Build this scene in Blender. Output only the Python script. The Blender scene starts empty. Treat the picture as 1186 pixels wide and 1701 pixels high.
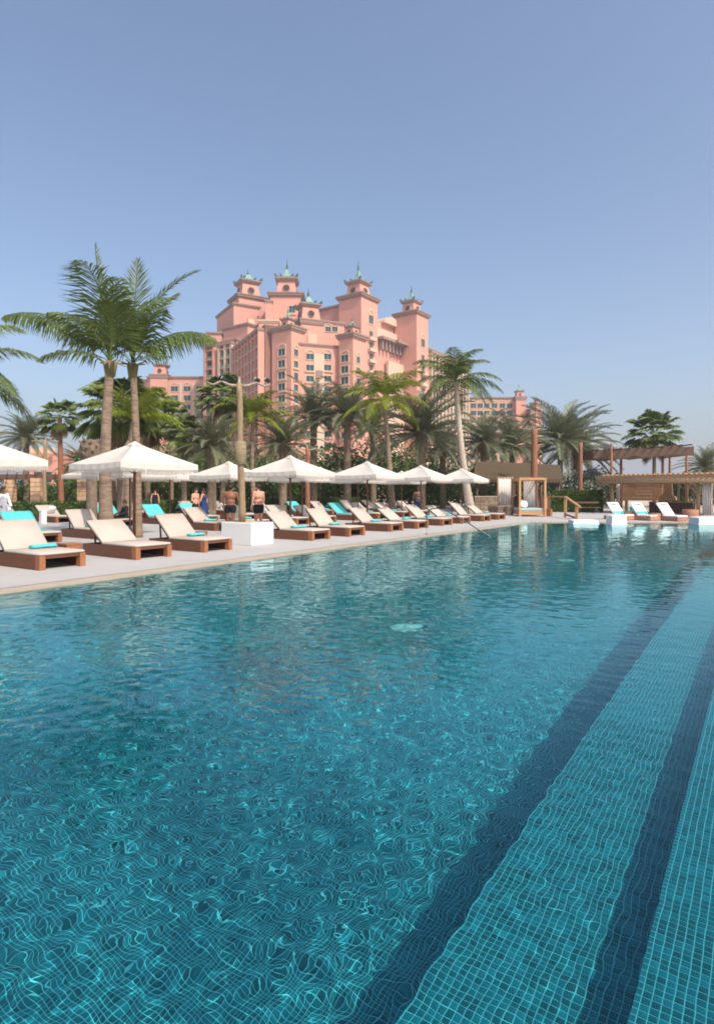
import bpy, bmesh, math, random
import numpy as np
from mathutils import Vector, Matrix, noise as mnoise

sc = bpy.context.scene
COL = sc.collection
R = math.radians
# ------------------------------------------------------------------ camera, sky, sun
TH = math.atan(0.676)                       # the pool axis (+X) lies this far right of the view axis
FW = (math.cos(TH), math.sin(TH)); RT = (math.sin(TH), -math.cos(TH))
F = 1000.0; HZ = 816.0; CH = 1.6            # focal length and horizon row in photo pixels, eye height
cam = bpy.data.cameras.new('camera'); co = bpy.data.objects.new('camera', cam); COL.objects.link(co)
sc.camera = co
co.location = (0, 0, CH); co.rotation_euler = (math.pi/2, 0, TH-math.pi/2)
cam.sensor_fit = 'VERTICAL'; cam.sensor_height = 36; cam.lens = F/1701*36
cam.shift_y = -(850.5-HZ)/1701; cam.clip_end = 9000

SA = R(41); EL = R(48)
hx = math.sin(SA)*RT[0]-math.cos(SA)*FW[0]; hy = math.sin(SA)*RT[1]-math.cos(SA)*FW[1]
SUN = Vector((hx*math.cos(EL), hy*math.cos(EL), math.sin(EL)))
w = bpy.data.worlds.new('World'); sc.world = w; w.use_nodes = True
nt = w.node_tree
sky = nt.nodes.new('ShaderNodeTexSky'); sky.sky_type = 'NISHITA'; sky.sun_disc = False
sky.sun_elevation = EL; sky.sun_rotation = math.atan2(hx, hy)
sky.air_density = 1.0; sky.dust_density = 3.2; sky.ozone_density = 2.0; sky.altitude = 0
bg = nt.nodes['Background']; nt.links.new(sky.outputs[0], bg.inputs[0]); bg.inputs[1].default_value = 0.15
sl = bpy.data.lights.new('sun', 'SUN'); sl.energy = 3.25; sl.angle = R(0.5); sl.color = (1, .92, .80)
so = bpy.data.objects.new('sun', sl); COL.objects.link(so)
so.rotation_euler = SUN.to_track_quat('Z', 'Y').to_euler(); so.location = (-20, -30, 60)
sl.cycles.is_caustics_light = True
vs = sc.view_settings
vs.view_transform = 'Standard'; vs.look = 'None'; vs.exposure = 0.45; vs.gamma = 1; vs.use_curve_mapping = False
sc.cycles.use_denoising = True; sc.cycles.filter_width = 1.8
sc.cycles.max_bounces = 10; sc.cycles.transparent_max_bounces = 8
sc.cycles.sample_clamp_indirect = 6

def at(px, py, D):                          # a point of the place seen at that photo pixel, D metres deep
    l = (px-593)/F*D
    return Vector((D*FW[0]+l*RT[0], D*FW[1]+l*RT[1], CH-(py-HZ)/F*D))
def gp(px, D):                              # ground point in that direction
    p = at(px, HZ, D); return Vector((p.x, p.y, 0))
def zat(py, D): return CH+(HZ-py)/F*D
def camdir(phi):                            # 0 = image right, 90 = away from the viewer
    c, s = math.cos(R(phi)), math.sin(R(phi))
    return math.atan2(c*RT[1]+s*FW[1], c*RT[0]+s*FW[0])

# ------------------------------------------------------------------ materials
def lin(h):
    h = h.lstrip('#'); o = []
    for i in (0, 2, 4):
        c = int(h[i:i+2], 16)/255; o.append(c/12.92 if c <= .04045 else ((c+.055)/1.055)**2.4)
    return tuple(o)
M = {}
def mat(name, col, rough=.7, var=.15, scale=4, bump=0., bscale=None, stretch=None, metal=0, trans=0, rand=0, spec=.4, col2=None):
    m = bpy.data.materials.new(name); m.use_nodes = True; n = m.node_tree; L = n.links
    b = n.nodes['Principled BSDF']; b.inputs['Roughness'].default_value = rough; b.inputs['Metallic'].default_value = metal
    b.inputs['Specular IOR Level'].default_value = spec
    tc = n.nodes.new('ShaderNodeTexCoord'); src = tc.outputs['Object']
    if stretch:
        mp = n.nodes.new('ShaderNodeMapping'); mp.inputs['Scale'].default_value = stretch; L.new(src, mp.inputs[0]); src = mp.outputs[0]
    nz = n.nodes.new('ShaderNodeTexNoise'); nz.inputs['Scale'].default_value = scale; nz.inputs['Detail'].default_value = 6; nz.inputs['Roughness'].default_value = .65
    L.new(src, nz.inputs['Vector'])
    rp = n.nodes.new('ShaderNodeValToRGB'); e = rp.color_ramp.elements
    e[0].position = .3; e[1].position = .72
    c2 = col2 or tuple(min(1, c*(1+var)) for c in col)
    e[0].color = (*[c*(1-var) for c in col], 1); e[1].color = (*c2, 1)
    L.new(nz.outputs['Fac'], rp.inputs[0]); out = rp.outputs[0]
    if rand:
        oi = n.nodes.new('ShaderNodeObjectInfo'); hs = n.nodes.new('ShaderNodeHueSaturation')
        mr = n.nodes.new('ShaderNodeMapRange'); mr.inputs['To Min'].default_value = 1-rand; mr.inputs['To Max'].default_value = 1+rand
        L.new(oi.outputs['Random'], mr.inputs[0]); L.new(mr.outputs[0], hs.inputs['Value']); L.new(out, hs.inputs['Color']); out = hs.outputs[0]
    L.new(out, b.inputs['Base Color'])
    if bump:
        bz = n.nodes.new('ShaderNodeTexNoise'); bz.inputs['Scale'].default_value = bscale or scale*3; bz.inputs['Detail'].default_value = 5
        L.new(src, bz.inputs['Vector']); bp = n.nodes.new('ShaderNodeBump'); bp.inputs['Strength'].default_value = bump; bp.inputs['Distance'].default_value = .05
        L.new(bz.outputs['Fac'], bp.inputs['Height']); L.new(bp.outputs[0], b.inputs['Normal'])
    if trans:
        tr = n.nodes.new('ShaderNodeBsdfTranslucent'); L.new(out, tr.inputs['Color']); mx = n.nodes.new('ShaderNodeMixShader'); mx.inputs[0].default_value = trans
        L.new(b.outputs[0], mx.inputs[1]); L.new(tr.outputs[0], mx.inputs[2]); L.new(mx.outputs[0], n.nodes['Material Output'].inputs[0])
    M[name] = m; return m
mat('paving', (.42, .40, .382), .75, .07, .8, .1, 20)
mat('coping', (.42, .34, .26), .7, .12, 1.5, .1, 25)
mat('joint', (.30, .29, .28), .8, .1)
mat('sand', (.50, .42, .32), .9, .12, .3)
mat('stucco', lin('#cc9482'), .85, .05, .12, .05, 2)
mat('stucco_cream', lin('#c9ae98'), .85, .06, .2)
mat('trim', lin('#94786c'), .85, .08, .3)  # grey-brown trim, darkened further to put the overhang shade into its colour
mat('patina', (.20, .34, .28), .6, .35, .8, .2, 3)
mat('patina_dark', (.05, .10, .085), .6, .3, .8)
mat('palace_glass', (.018, .075, .08), .25, .4, .4, spec=.25)
mat('palace_rail', (.16, .20, .18), .6, .2, .4)
mat('recess_shade', (.045, .022, .02), .8, .3, .3)  # dark tone paints the shade inside balconies and round openings
mat('teak', (.145, .055, .027), .5, .35, 3, .15, 20, stretch=(2, 14, 14), rand=.12)
mat('pine', (.50, .265, .12), .6, .25, 3, .12, 20, stretch=(10, 10, 3), rand=.1)
mat('pale_blue', (.34, .50, .52), .9, .08, 4)
mat('coco_trunk_sunlit', (.50, .41, .32), .9, .3, 2.2, .6, 7, stretch=(1.5, 1.5, 8))  # lighter copy of the coconut trunk: sunlight painted into the colour
mat('teak_light', (.31, .125, .055), .5, .3, 3, .12, 20, stretch=(14, 14, 2), rand=.1)  # orange table wood, also the sunlit tone painted on lounger foot posts
mat('log', (.42, .27, .155), .75, .35, 3, .4, 12, stretch=(9, 9, 1))
mat('log_brown', (.19, .115, .075), .8, .35, 3, .35, 12, stretch=(4, 4, 4))
mat('log_red', (.27, .11, .06), .7, .35, 3, .35, 12, stretch=(9, 9, 1))
mat('log_pale', (.29, .205, .12), .8, .3, 3, .4, 12, stretch=(8, 8, 1))
mat('driftwood', (.37, .29, .22), .8, .3, 3, .4, 14, stretch=(3, 3, 3))
mat('rope', (.33, .26, .15), .9, .35, 3, .6, 40, stretch=(1, 1, 14))
mat('cushion', (.47, .405, .35), .9, .05, 3, .05, 60, rand=.04)
mat('towel', (.09, .50, .51), .95, .12, 8, .3, 120, rand=.06)
mat('white_cloth', (.80, .77, .73), .9, .05, 3)
mat('canvas', (.68, .63, .565), .85, .04, 2, .04, 60, trans=.22)
mat('fringe', (.60, .55, .49), .9, .12, 30, trans=.2)
mat('yellow_canvas', (.80, .60, .12), .85, .06, 2, trans=.2)
mat('white_plaster', (.80, .79, .77), .8, .03, 3, .06, 30)
mat('grey_metal', (.14, .145, .15), .35, .1, 6, metal=.9)
mat('dark_metal', (.03, .03, .032), .5, .2, 6)
mat('stone_block', (.55, .36, .23), .85, .25, 1.5, .3, 12, rand=.15)
mat('mortar', (.26, .18, .13), .9, .15, 5)
mat('stone_wall', (.24, .17, .12), .9, .3, 4, .4, 14, rand=.2)
mat('dark_timber', (.13, .07, .045), .7, .3, 3, .2, 20)
mat('thatch', (.095, .066, .035), .95, .4, 6, .6, 40, stretch=(6, 6, 1))
mat('curtain', (.60, .55, .49), .9, .08, 2)
mat('plank', (.44, .24, .125), .7, .3, 3, .2, 20, stretch=(10, 10, 1), rand=.2)
mat('terracotta', (.42, .20, .13), .85, .2, 4, rand=.12)
mat('coco_leaf', (.125, .17, .040), .5, .4, 1.2, trans=.28, rand=.22)
mat('coco_leaf_bright', (.20, .24, .020), .5, .35, 1.2, trans=.3, rand=.2)
mat('date_leaf', (.20, .215, .125), .6, .35, 1.2, trans=.18, rand=.2)
mat('fan_leaf', (.13, .175, .042), .5, .4, 1.2, trans=.22, rand=.22)
mat('dead_leaf', (.24, .17, .09), .8, .3, 2, rand=.2)
mat('rachis', (.17, .18, .05), .6, .3, 2)
mat('coco_trunk', (.265, .185, .13), .9, .5, 2.2, .8, 7, stretch=(1.5, 1.5, 8))
mat('palm_trunk', (.21, .15, .105), .9, .4, 6, .7, 16)
mat('bush_leaf', (.085, .145, .022), .5, .45, 1.5, trans=.2, rand=.25)
mat('bush_leaf_dark', (.065, .105, .028), .5, .45, 1.5, trans=.15, rand=.25)
mat('bush_leaf_olive', (.15, .16, .06), .5, .4, 1.5, trans=.2, rand=.2)
mat('bush_leaf_silver', (.20, .22, .155), .6, .35, 1.5, trans=.2, rand=.2)
mat('twig', (.16, .11, .07), .9, .3)
mat('skin_fair', (.62, .32, .22), .55, .06, 6)
mat('skin_tan_shaded', (.25, .105, .06), .55, .08, 6)  # tan skin, darkened further so the colour carries umbrella shade
mat('hair', (.035, .02, .012), .7, .3, 20)
mat('black_cloth', (.012, .012, .014), .85, .2, 6)
mat('navy_cloth', (.015, .04, .13), .85, .15, 6)
mat('white_shirt', (.78, .78, .80), .85, .04, 6)
mat('inlet', (.35, .62, .62), .6, .3, 9)
mat('lamp_glass', (.75, .73, .68), .3, .03)

# pool mosaic: tiles and grout drawn on one lattice for the parts too far off to be built
TP, TF = 0.031, 0.026                    # tile pitch on the steps and on the floor
def mosaic(name, swap, TP):
    m = bpy.data.materials.new(name); m.use_nodes = True; n = m.node_tree; L = n.links; b = n.nodes['Principled BSDF']
    b.inputs['Roughness'].default_value = .4
    tc = n.nodes.new('ShaderNodeTexCoord'); mp = n.nodes.new('ShaderNodeMapping'); L.new(tc.outputs['Object'], mp.inputs[0])
    if swap == 'y': mp.inputs['Rotation'].default_value = (R(90), 0, 0)     # faces in XZ
    br = n.nodes.new('ShaderNodeTexBrick'); L.new(mp.outputs[0], br.inputs['Vector']); br.offset = 0; br.squash = 1
    for k, v in (('Scale', 1), ('Brick Width', TP), ('Row Height', TP), ('Mortar Size', .0018), ('Mortar Smooth', .2), ('Bias', 0)): br.inputs[k].default_value = v
    br.inputs['Color1'].default_value = (.003, .108, .145, 1); br.inputs['Color2'].default_value = (.005, .160, .195, 1); br.inputs['Mortar'].default_value = (.13, .50, .56, 1)
    L.new(br.outputs[0], b.inputs['Base Color'])
    M[name] = m
mosaic('mosaic', '', TP); mosaic('mosaic_floor', '', TF); mosaic('mosaic_riser', 'y', TP)
mat('glass_tile', (.004, .133, .169), .35, .3, 9, spec=.4)
_n = M['glass_tile'].node_tree; _g = _n.nodes.new('ShaderNodeNewGeometry'); _h = _n.nodes.new('ShaderNodeHueSaturation'); _m = _n.nodes.new('ShaderNodeMapRange')
_m.inputs['To Min'].default_value = .62; _m.inputs['To Max'].default_value = 1.38
_p = _n.nodes['Principled BSDF']; _s = _p.inputs['Base Color'].links[0].from_socket
_o = _n.nodes.new('ShaderNodeObjectInfo'); _a = _n.nodes.new('ShaderNodeMath'); _a.operation = 'ADD'; _f = _n.nodes.new('ShaderNodeMath'); _f.operation = 'FRACT'
_n.links.new(_g.outputs['Random Per Island'], _a.inputs[0]); _n.links.new(_o.outputs['Random'], _a.inputs[1]); _n.links.new(_a.outputs[0], _f.inputs[0]); _n.links.new(_f.outputs[0], _m.inputs[0]); _n.links.new(_m.outputs[0], _h.inputs['Value']); _n.links.new(_s, _h.inputs['Color']); _n.links.new(_h.outputs[0], _p.inputs['Base Color'])

# ------------------------------------------------------------------ building helpers
def tag(o, label=None, cat=None, group=None, kind=None):
    if label: o['label'] = label
    if cat: o['category'] = cat
    if group: o['group'] = group
    if kind: o['kind'] = kind
    return o
def empty(name, loc=(0, 0, 0), rz=0, label=None, cat=None, group=None):
    o = bpy.data.objects.new(name, None); COL.objects.link(o); o.location = loc; o.rotation_euler = (0, 0, rz); o.empty_display_size = .3
    return tag(o, label, cat, group)
class MB:
    def __init__(s): s.v = []; s.f = []
    def add(s, vs, fs):
        k = len(s.v); s.v += [tuple(q) for q in vs]; s.f += [tuple(i+k for i in f) for f in fs]; return s
    def box(s, x0, x1, y0, y1, z0, z1, b=0):
        if b:
            v = []
            for z, i in ((z0, b), (z0+b, 0), (z1-b, 0), (z1, b)):
                v += [(x0+i, y0+i, z), (x1-i, y0+i, z), (x1-i, y1-i, z), (x0+i, y1-i, z)]
            f = [(3, 2, 1, 0), (12, 13, 14, 15)]
            for k in range(3):
                for i in range(4): f.append((4*k+i, 4*k+(i+1) % 4, 4*k+4+(i+1) % 4, 4*k+4+i))
            return s.add(v, f)
        v = [(x0, y0, z0), (x1, y0, z0), (x1, y1, z0), (x0, y1, z0), (x0, y0, z1), (x1, y0, z1), (x1, y1, z1), (x0, y1, z1)]
        return s.add(v, [(3, 2, 1, 0), (4, 5, 6, 7), (0, 1, 5, 4), (1, 2, 6, 5), (2, 3, 7, 6), (3, 0, 4, 7)])
    def obox(s, p0, p1, wd, h, up=(0, 0, 1)):          # a beam from p0 to p1
        p0 = Vector(p0); p1 = Vector(p1); t = (p1-p0).normalized(); u = Vector(up)
        if abs(t.dot(u)) > .98: u = Vector((1, 0, 0))
        a = t.cross(u).normalized(); c = a.cross(t)
        v = [p+a*i*wd/2+c*j*h/2 for p in (p0, p1) for i, j in ((-1, -1), (1, -1), (1, 1), (-1, 1))]
        return s.add(v, [(3, 2, 1, 0), (4, 5, 6, 7), (0, 1, 5, 4), (1, 2, 6, 5), (2, 3, 7, 6), (3, 0, 4, 7)])
    def tube(s, pts, rad, n=8, cap=True):
        pts = [Vector(p) for p in pts]; v = []; f = []
        if not hasattr(rad, '__len__'): rad = [rad]*len(pts)
        ref = Vector((0, 0, 1))
        t0 = (pts[-1]-pts[0]).normalized()
        if abs(t0.z) > .8: ref = Vector((1, 0, 0))
        for i, p in enumerate(pts):
            t = (pts[min(i+1, len(pts)-1)]-pts[max(i-1, 0)]).normalized()
            a = t.cross(ref).normalized(); c = a.cross(t)
            v += [p+(a*math.cos(q)+c*math.sin(q))*rad[i] for q in (2*math.pi*k/n for k in range(n))]
        for i in range(len(pts)-1):
            for k in range(n): f.append((i*n+k, i*n+(k+1) % n, (i+1)*n+(k+1) % n, (i+1)*n+k))
        if cap: f += [tuple(range(n-1, -1, -1)), tuple(range((len(pts)-1)*n, len(pts)*n))]
        return s.add(v, f)
    def rings(s, rs, cap=True):                         # rs: list of equal-length point loops
        n = len(rs[0]); v = [q for r in rs for q in r]; f = []
        for i in range(len(rs)-1):
            for k in range(n): f.append((i*n+k, i*n+(k+1) % n, (i+1)*n+(k+1) % n, (i+1)*n+k))
        if cap: f += [tuple(range(n-1, -1, -1)), tuple(range((len(rs)-1)*n, len(rs)*n))]
        return s.add(v, f)
    def lathe(s, prof, n=16, c=(0, 0, 0), rot=0, sq=0):
        rs = []
        for r, z in prof:
            rs.append([(c[0]+r*math.cos(rot+2*math.pi*k/n), c[1]+r*math.sin(rot+2*math.pi*k/n), c[2]+z) for k in range(n)])
        return s.rings(rs)
    def build(s, name, m, parent=None, smooth=False, kind=None, off=None):
        me = bpy.data.meshes.new(name)
        v = s.v
        if off is not None: v = [(a-off[0], b-off[1], c-off[2]) for a, b, c in v]
        me.from_pydata(v, [], s.f); me.materials.append(M[m] if isinstance(m, str) else m)
        if smooth: me.shade_smooth()
        return link(name, me, parent, kind)
def link(name, me, parent=None, kind=None):
    o = bpy.data.objects.new(name, me); COL.objects.link(o)
    if parent: o.parent = parent
    if kind: o['kind'] = kind
    return o
def clone(o, parent=None, **kw):                       # a thing with its parts and sub-parts
    c = o.copy(); COL.objects.link(c); c.parent = parent
    for ch in list(o.children): clone(ch, c)
    return c
def npmesh(name, V, Fq, m, smooth=False):
    me = bpy.data.meshes.new(name); V = np.asarray(V, np.float32); Fq = np.asarray(Fq, np.int32); k = Fq.shape[1]
    me.vertices.add(len(V)); me.vertices.foreach_set('co', V.ravel())
    me.loops.add(Fq.size); me.loops.foreach_set('vertex_index', Fq.ravel())
    me.polygons.add(len(Fq)); me.polygons.foreach_set('loop_start', np.arange(0, Fq.size, k, dtype=np.int32))
    me.update(calc_edges=True); me.validate(); me.materials.append(M[m])
    if smooth: me.shade_smooth()
    else: me.shade_flat()
    return me
def extr(mb, poly, z0, z1):
    n = len(poly); v = [(x, y, z0) for x, y in poly]+[(x, y, z1) for x, y in poly]
    mb.add(v, [tuple(range(n-1, -1, -1)), tuple(range(n, 2*n))]+[(i, (i+1) % n, n+(i+1) % n, n+i) for i in range(n)]); return mb

# ------------------------------------------------------------------ ground, deck, pool
U0, V0, V1 = -5.0, -.30, 10.0
def uend(v): return 30.8+(V1-v)*.62
hole = [(U0, V0), (uend(V0), V0), (uend(V1), V1), (U0, V1)]
def frame_sheet(name, m, z, outer, inner):
    v = [(x, y, z) for x, y in outer]+[(x, y, z) for x, y in inner]
    me = bpy.data.meshes.new(name); me.from_pydata(v, [], [(i, (i+1) % 4, 4+(i+1) % 4, 4+i) for i in range(4)]); me.materials.append(M[m])
    return link(name, me, kind='structure')
def ring(ex): return [(U0-ex, V0-ex), (uend(V0)+ex*1.9, V0-ex), (uend(V1)+ex*.6, V1+ex), (U0-ex, V1+ex)]
frame_sheet('ground', 'sand', -.05, [(-4000, -4000), (4000, -4000), (4000, 4000), (-4000, 4000)], hole)
frame_sheet('pool_deck', 'paving', 0.0, [(-25, -14), (58, -14), (58, 32.4), (-25, 32.4)], ring(.40))
frame_sheet('overflow_slot', 'joint', -.012, ring(.40), ring(.36))
def coping():
    mb = MB(); a, b = ring(.36), hole
    prof = [(a, 0.0), (b, 0.0), (b, -.06)]
    n = 4; v = []; f = []
    for q, z in prof: v += [(x, y, z) for x, y in q]
    for k in range(2):
        for i in range(4): f.append((k*4+i, k*4+(i+1) % 4, k*4+4+(i+1) % 4, k*4+4+i))
    mb.add(v, f); return mb.build('pool_coping', 'coping', kind='structure')
coping()
ZF, ZL, ZS = -1.33, -.47, -.13
E1, E2 = 1.09, .36
recv = []
fl = MB().add([(U0, V0, ZF), (uend(V0), V0, ZF), (uend(V1), V1, ZF), (U0, V1, ZF)], [(0, 1, 2, 3)]).build('pool_floor', 'mosaic_floor', kind='structure')
wl = MB()
for (a, b) in ((2, 3), (3, 0), (1, 2), (0, 1)):
    (xa, ya), (xb, yb) = hole[a], hole[b]
    wl.add([(xa, ya, ZF), (xb, yb, ZF), (xb, yb, -.05), (xa, ya, -.05)], [(3, 2, 1, 0)])
wall = wl.build('pool_wall', 'mosaic_riser', kind='structure')
def step(name, e, z):
    mb = MB().add([(U0+.01, V0+.01, z), (uend(V0)-.02, V0+.01, z), (uend(e)-.02, e, z), (U0+.01, e, z)], [(0, 1, 2, 3)])
    o = mb.build(name, 'mosaic', kind='structure')
    r = MB().add([(U0+.01, e, z), (uend(e)-.02, e, z), (uend(e)-.02, e, ZF), (U0+.01, e, ZF)], [(0, 1, 2, 3)]).build('riser', 'mosaic_riser', o)
    return o, r
ledge, r1 = step('pool_ledge', E1, ZL); stp, r2 = step('pool_step', E2, ZS)
recv += [fl, wall, ledge, r1, stp, r2]
# real tiles on the same lattice: nearest as parts, the rest of the near field joined
def tile_mesh(P):
    tm = MB(); h = P/2-.0018; t = .003; i_ = .0016
    tm.add([(-h, -h, 0), (h, -h, 0), (h, h, 0), (-h, h, 0), (-h+i_, -h+i_, t), (h-i_, -h+i_, t), (h-i_, h-i_, t), (-h+i_, h-i_, t)],
           [(4, 5, 6, 7), (0, 1, 5, 4), (1, 2, 6, 5), (2, 3, 7, 6), (3, 0, 4, 7)])
    return tm
tmS, tmF = tile_mesh(TP), tile_mesh(TF)
tile_me = bpy.data.meshes.new('tile'); tile_me.from_pydata(tmS.v, [], tmS.f); tile_me.materials.append(M['glass_tile'])
def tile_field(parent, z, v_lo, v_hi, xmax, nparts, P, tm):
    j0 = math.ceil((v_lo+.004)/P); j1 = math.floor((v_hi-.004)/P)
    cs = []
    for j in range(j0, j1):
        for i in range(int(-1.0/P), int(xmax/P)):
            x, y = (i+.5)*P, (j+.5)*P
            d = x*FW[0]+y*FW[1]; l = x*RT[0]+y*RT[1]
            if d < .9 or abs(l/d) > .75: continue
            cs.append((math.hypot(x, y), x, y))
    cs.sort()
    vis = [c for c in cs if (c[1]*FW[0]+c[2]*FW[1]) > 1.72+(-z)*.55] if nparts else []
    first = set(vis[:nparts]); rest = [c for c in cs if c not in first]
    for _, x, y in vis[:nparts]:
        o = link('tile', tile_me, parent); o.location = (x, y, z+.0005); o.cycles.is_caustics_receiver = True
    c = np.array([(x, y, z+.0005) for _, x, y in rest]); tv = np.array(tm.v)
    V = (c[:, None, :]+tv[None]).reshape(-1, 3); Fq = (np.arange(len(c))[:, None, None]*8+np.array(tm.f)[None]).reshape(-1, 4)
    o = link('tile_field', npmesh('tile_field', V, Fq, 'glass_tile'), parent, 'stuff'); o.cycles.is_caustics_receiver = True
tile_field(ledge, ZL, E2, E1, 5.0, 300, TP, tmS)
tile_field(stp, ZS, .05, E2, 5.0, 200, TP, tmS)
tile_field(fl, ZF, E1+.002, 5.0, 4.0, 0, TF, tmF)
for o in recv: o.cycles.is_caustics_receiver = True
# white round inlets on the pool floor
for k, u in enumerate((7.54, 15.95, 24.35)):
    t_ = empty('floor_inlet', (u, 4.25, ZF), 0, ['pale round inlet cover on the pool floor nearest the camera', 'pale round inlet cover on the pool floor further off', 'pale round inlet cover on the pool floor farthest off'][k], 'pool inlet', 'round inlets on the pool floor')
    a = MB().lathe([(.23, 0.006), (.23, .03), (.19, .05), (0.02, .055)], 24).build('cover', 'inlet', t_, True)
    b = MB().lathe([(.05, .05), (.05, .075), (.01, .08)], 12).build('nozzle', 'inlet', t_, True)
    a.cycles.is_caustics_receiver = b.cycles.is_caustics_receiver = True
# water: a real rippled surface
rng = np.random.default_rng(5)
xs = np.concatenate([np.linspace(0, 4.6, 60)[:-1], np.linspace(4.6, 10.5, 420)[:-1], np.linspace(10.5, 17.5, 270)[:-1], np.linspace(17.5, 36, 440)])/36.0
ys = np.concatenate([np.linspace(V0, 5, 350)[:-1], np.linspace(5, V1, 180)])
S, Y = np.meshgrid(xs, ys); X = U0+.002+S*(30.8+(V1-Y)*.62-U0-.004)
Z = np.zeros_like(X)
gust = np.zeros_like(X)                    # patches of livelier and calmer water
for k in range(9):
    a, l = rng.uniform(0, 6.28), rng.uniform(.9, 3.2); gust += np.sin(2*math.pi/l*(X*math.cos(a)+Y*math.sin(a))+rng.uniform(0, 6.28))
gust = np.clip(1.02+.13*gust, .75, 1.35)
dist = np.hypot(X, Y); calm = .50+.50*np.clip((Y-.3)/3.5, 0, 1)*np.clip(1.25-X/45, .6, 1)
for lam, amp, n, fall in ((.07, .020, 20, 6.), (.11, .034, 20, 9.), (.18, .028, 16, 16.), (.30, .015, 12, 40.), (.65, .009, 8, 99.), (1.7, .005, 5, 99.)):
    zz = np.zeros_like(X)
    for k in range(n):
        a = rng.uniform(0, 2*math.pi) if lam < .5 else R(60)+rng.normal(0, .7)
        l = lam*rng.uniform(.7, 1.4); kk = 2*math.pi/l
        zz += amp/kk*math.sqrt(2/n)*np.sin(kk*(X*math.cos(a)+Y*math.sin(a))+rng.uniform(0, 6.28))
    Z += zz*calm*np.exp(-(dist/fall)**2)*(gust if lam < .25 else 1)
ny, nx = X.shape; idx = np.arange(ny*nx).reshape(ny, nx)
Fq = np.stack([idx[:-1, :-1], idx[:-1, 1:], idx[1:, 1:], idx[1:, :-1]], -1).reshape(-1, 4)
wm = bpy.data.materials.new('water'); wm.use_nodes = True; n_ = wm.node_tree; n_.nodes.remove(n_.nodes['Principled BSDF'])
g_ = n_.nodes.new('ShaderNodeBsdfGlass'); g_.inputs['Color'].default_value = (.70, .97, .99, 1); g_.inputs['Roughness'].default_value = 0; g_.inputs['IOR'].default_value = 1.333
n_.links.new(g_.outputs[0], n_.nodes['Material Output'].inputs[0]); M['water'] = wm
wo = link('pool_water', npmesh('pool_water', np.stack([X.ravel(), Y.ravel(), Z.ravel()-.035], 1), Fq, 'water', True), kind='structure')
wo.cycles.is_caustics_caster = True


# ------------------------------------------------------------------ the palace hotel
PAL0 = gp(560, 220)
pal = empty('palace_hotel', PAL0, 0, 'huge pink palace hotel with green copper spires behind the palms', 'building')
def vdir(r):
    d = Vector((FW[0]*1000+RT[0]*r, FW[1]*1000+RT[1]*r, 0)); return d.normalized()
def perp_away(d):
    n = Vector((-d.y, d.x, 0))
    if n.x*FW[0]+n.y*FW[1] < 0: n = -n
    return n
def reach(P, d, px):
    q = (px-593)/F
    l = P.x*RT[0]+P.y*RT[1]; D = P.x*FW[0]+P.y*FW[1]
    dl = d.x*RT[0]+d.y*RT[1]; dd = d.x*FW[0]+d.y*FW[1]
    return (q*D-l)/(dl-q*dd)
class Face:
    def __init__(s, x0, D0, r, x1=None, length=None, sign=1):
        s.P = gp(x0, D0); s.d = vdir(r)*sign; s.t = reach(s.P, s.d, x1) if x1 is not None else length
        if s.t < 0: s.d = -s.d; s.t = -s.t
        s.n = perp_away(s.d); s.D0 = D0
        # the outward normal looks at the camera
        mid = s.P+s.d*s.t/2
        if s.n.dot(mid) < 0: s.n = -s.n
        s.X = s.d if s.d.cross(-s.n).z > 0 else -s.d
        s.rot = math.atan2(s.X.y, s.X.x)
    def pt(s, px): return s.P+s.d*reach(s.P, s.d, px)
    def z(s, px, py):
        q = s.pt(px); return zat(py, q.x*FW[0]+q.y*FW[1])
def put(o, P, z, rot, parent=pal, off=None):
    o.location = Vector((P.x, P.y, z))-PAL0; o.rotation_euler = (0, 0, rot); o.parent = parent; return o
def prism4(name, fc, depth, z0, z1, m='stucco', proud=0., grow=0., parent=pal):
    a = fc.P-fc.d*grow-fc.n*proud; b = fc.P+fc.d*(fc.t+grow)-fc.n*proud; c = b+fc.n*(depth+proud+grow); d = a+fc.n*(depth+proud+grow)
    ps = [(q.x, q.y) for q in (a, b, c, d)]
    if (b-a).cross(d-a).z < 0: ps = ps[::-1]
    return extr(MB(), ps, z0, z1).build(name, m, parent, off=PAL0)
def block(fc, depth, ztop, m='stucco', name='wing', cor=.5, corh=1.1, cm='trim', parapet=.7):
    o = prism4(name, fc, depth, 0, ztop, m)
    if cor:
        # a stepped cornice sitting on the wall head
        for k, (g, za, zb) in enumerate(((cor*.55, ztop+.003, ztop+corh*.45), (cor, ztop+corh*.45+.003, ztop+corh))):
            prism4('cornice', fc, depth, za, zb, cm, g, g, pal)
    return o
# --- windows: shared meshes, one object each, the pane a child
def ringbar(mb, x0, x1, z0, z1, t, y0, y1):
    mb.box(x0-t, x0, y0, y1, z0-t, z1+t); mb.box(x1, x1+t, y0, y1, z0-t, z1+t)
    mb.box(x0, x1, y0, y1, z0-t, z0); mb.box(x0, x1, y0, y1, z1, z1+t)
wf = MB(); ringbar(wf, -1, 1, -.9, .9, .20, -.05, .22); wf.box(-.03, .03, .06, .16, -.9, .9); wf.box(-1.5, 1.5, -.05, .42, -1.45, -1.22)
win_me = wf.build('tmpw', 'stucco_cream').data
pn = MB().box(-1, 1, -.05, .03, -.9, .9); pane_me = pn.build('tmpp', 'palace_glass').data
wa = MB(); ringbar(wa, -1, 1, -.9, .9, .20, -.05, .22); wa.box(-.03, .03, .06, .16, -.9, .9)
arc = [(1.32*math.cos(R(a)), 1.22+1.1*math.sin(R(a))) for a in range(0, 181, 15)]; arci = [(.95*math.cos(R(a)), 1.22+.72*math.sin(R(a))) for a in range(0, 181, 15)]
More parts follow.
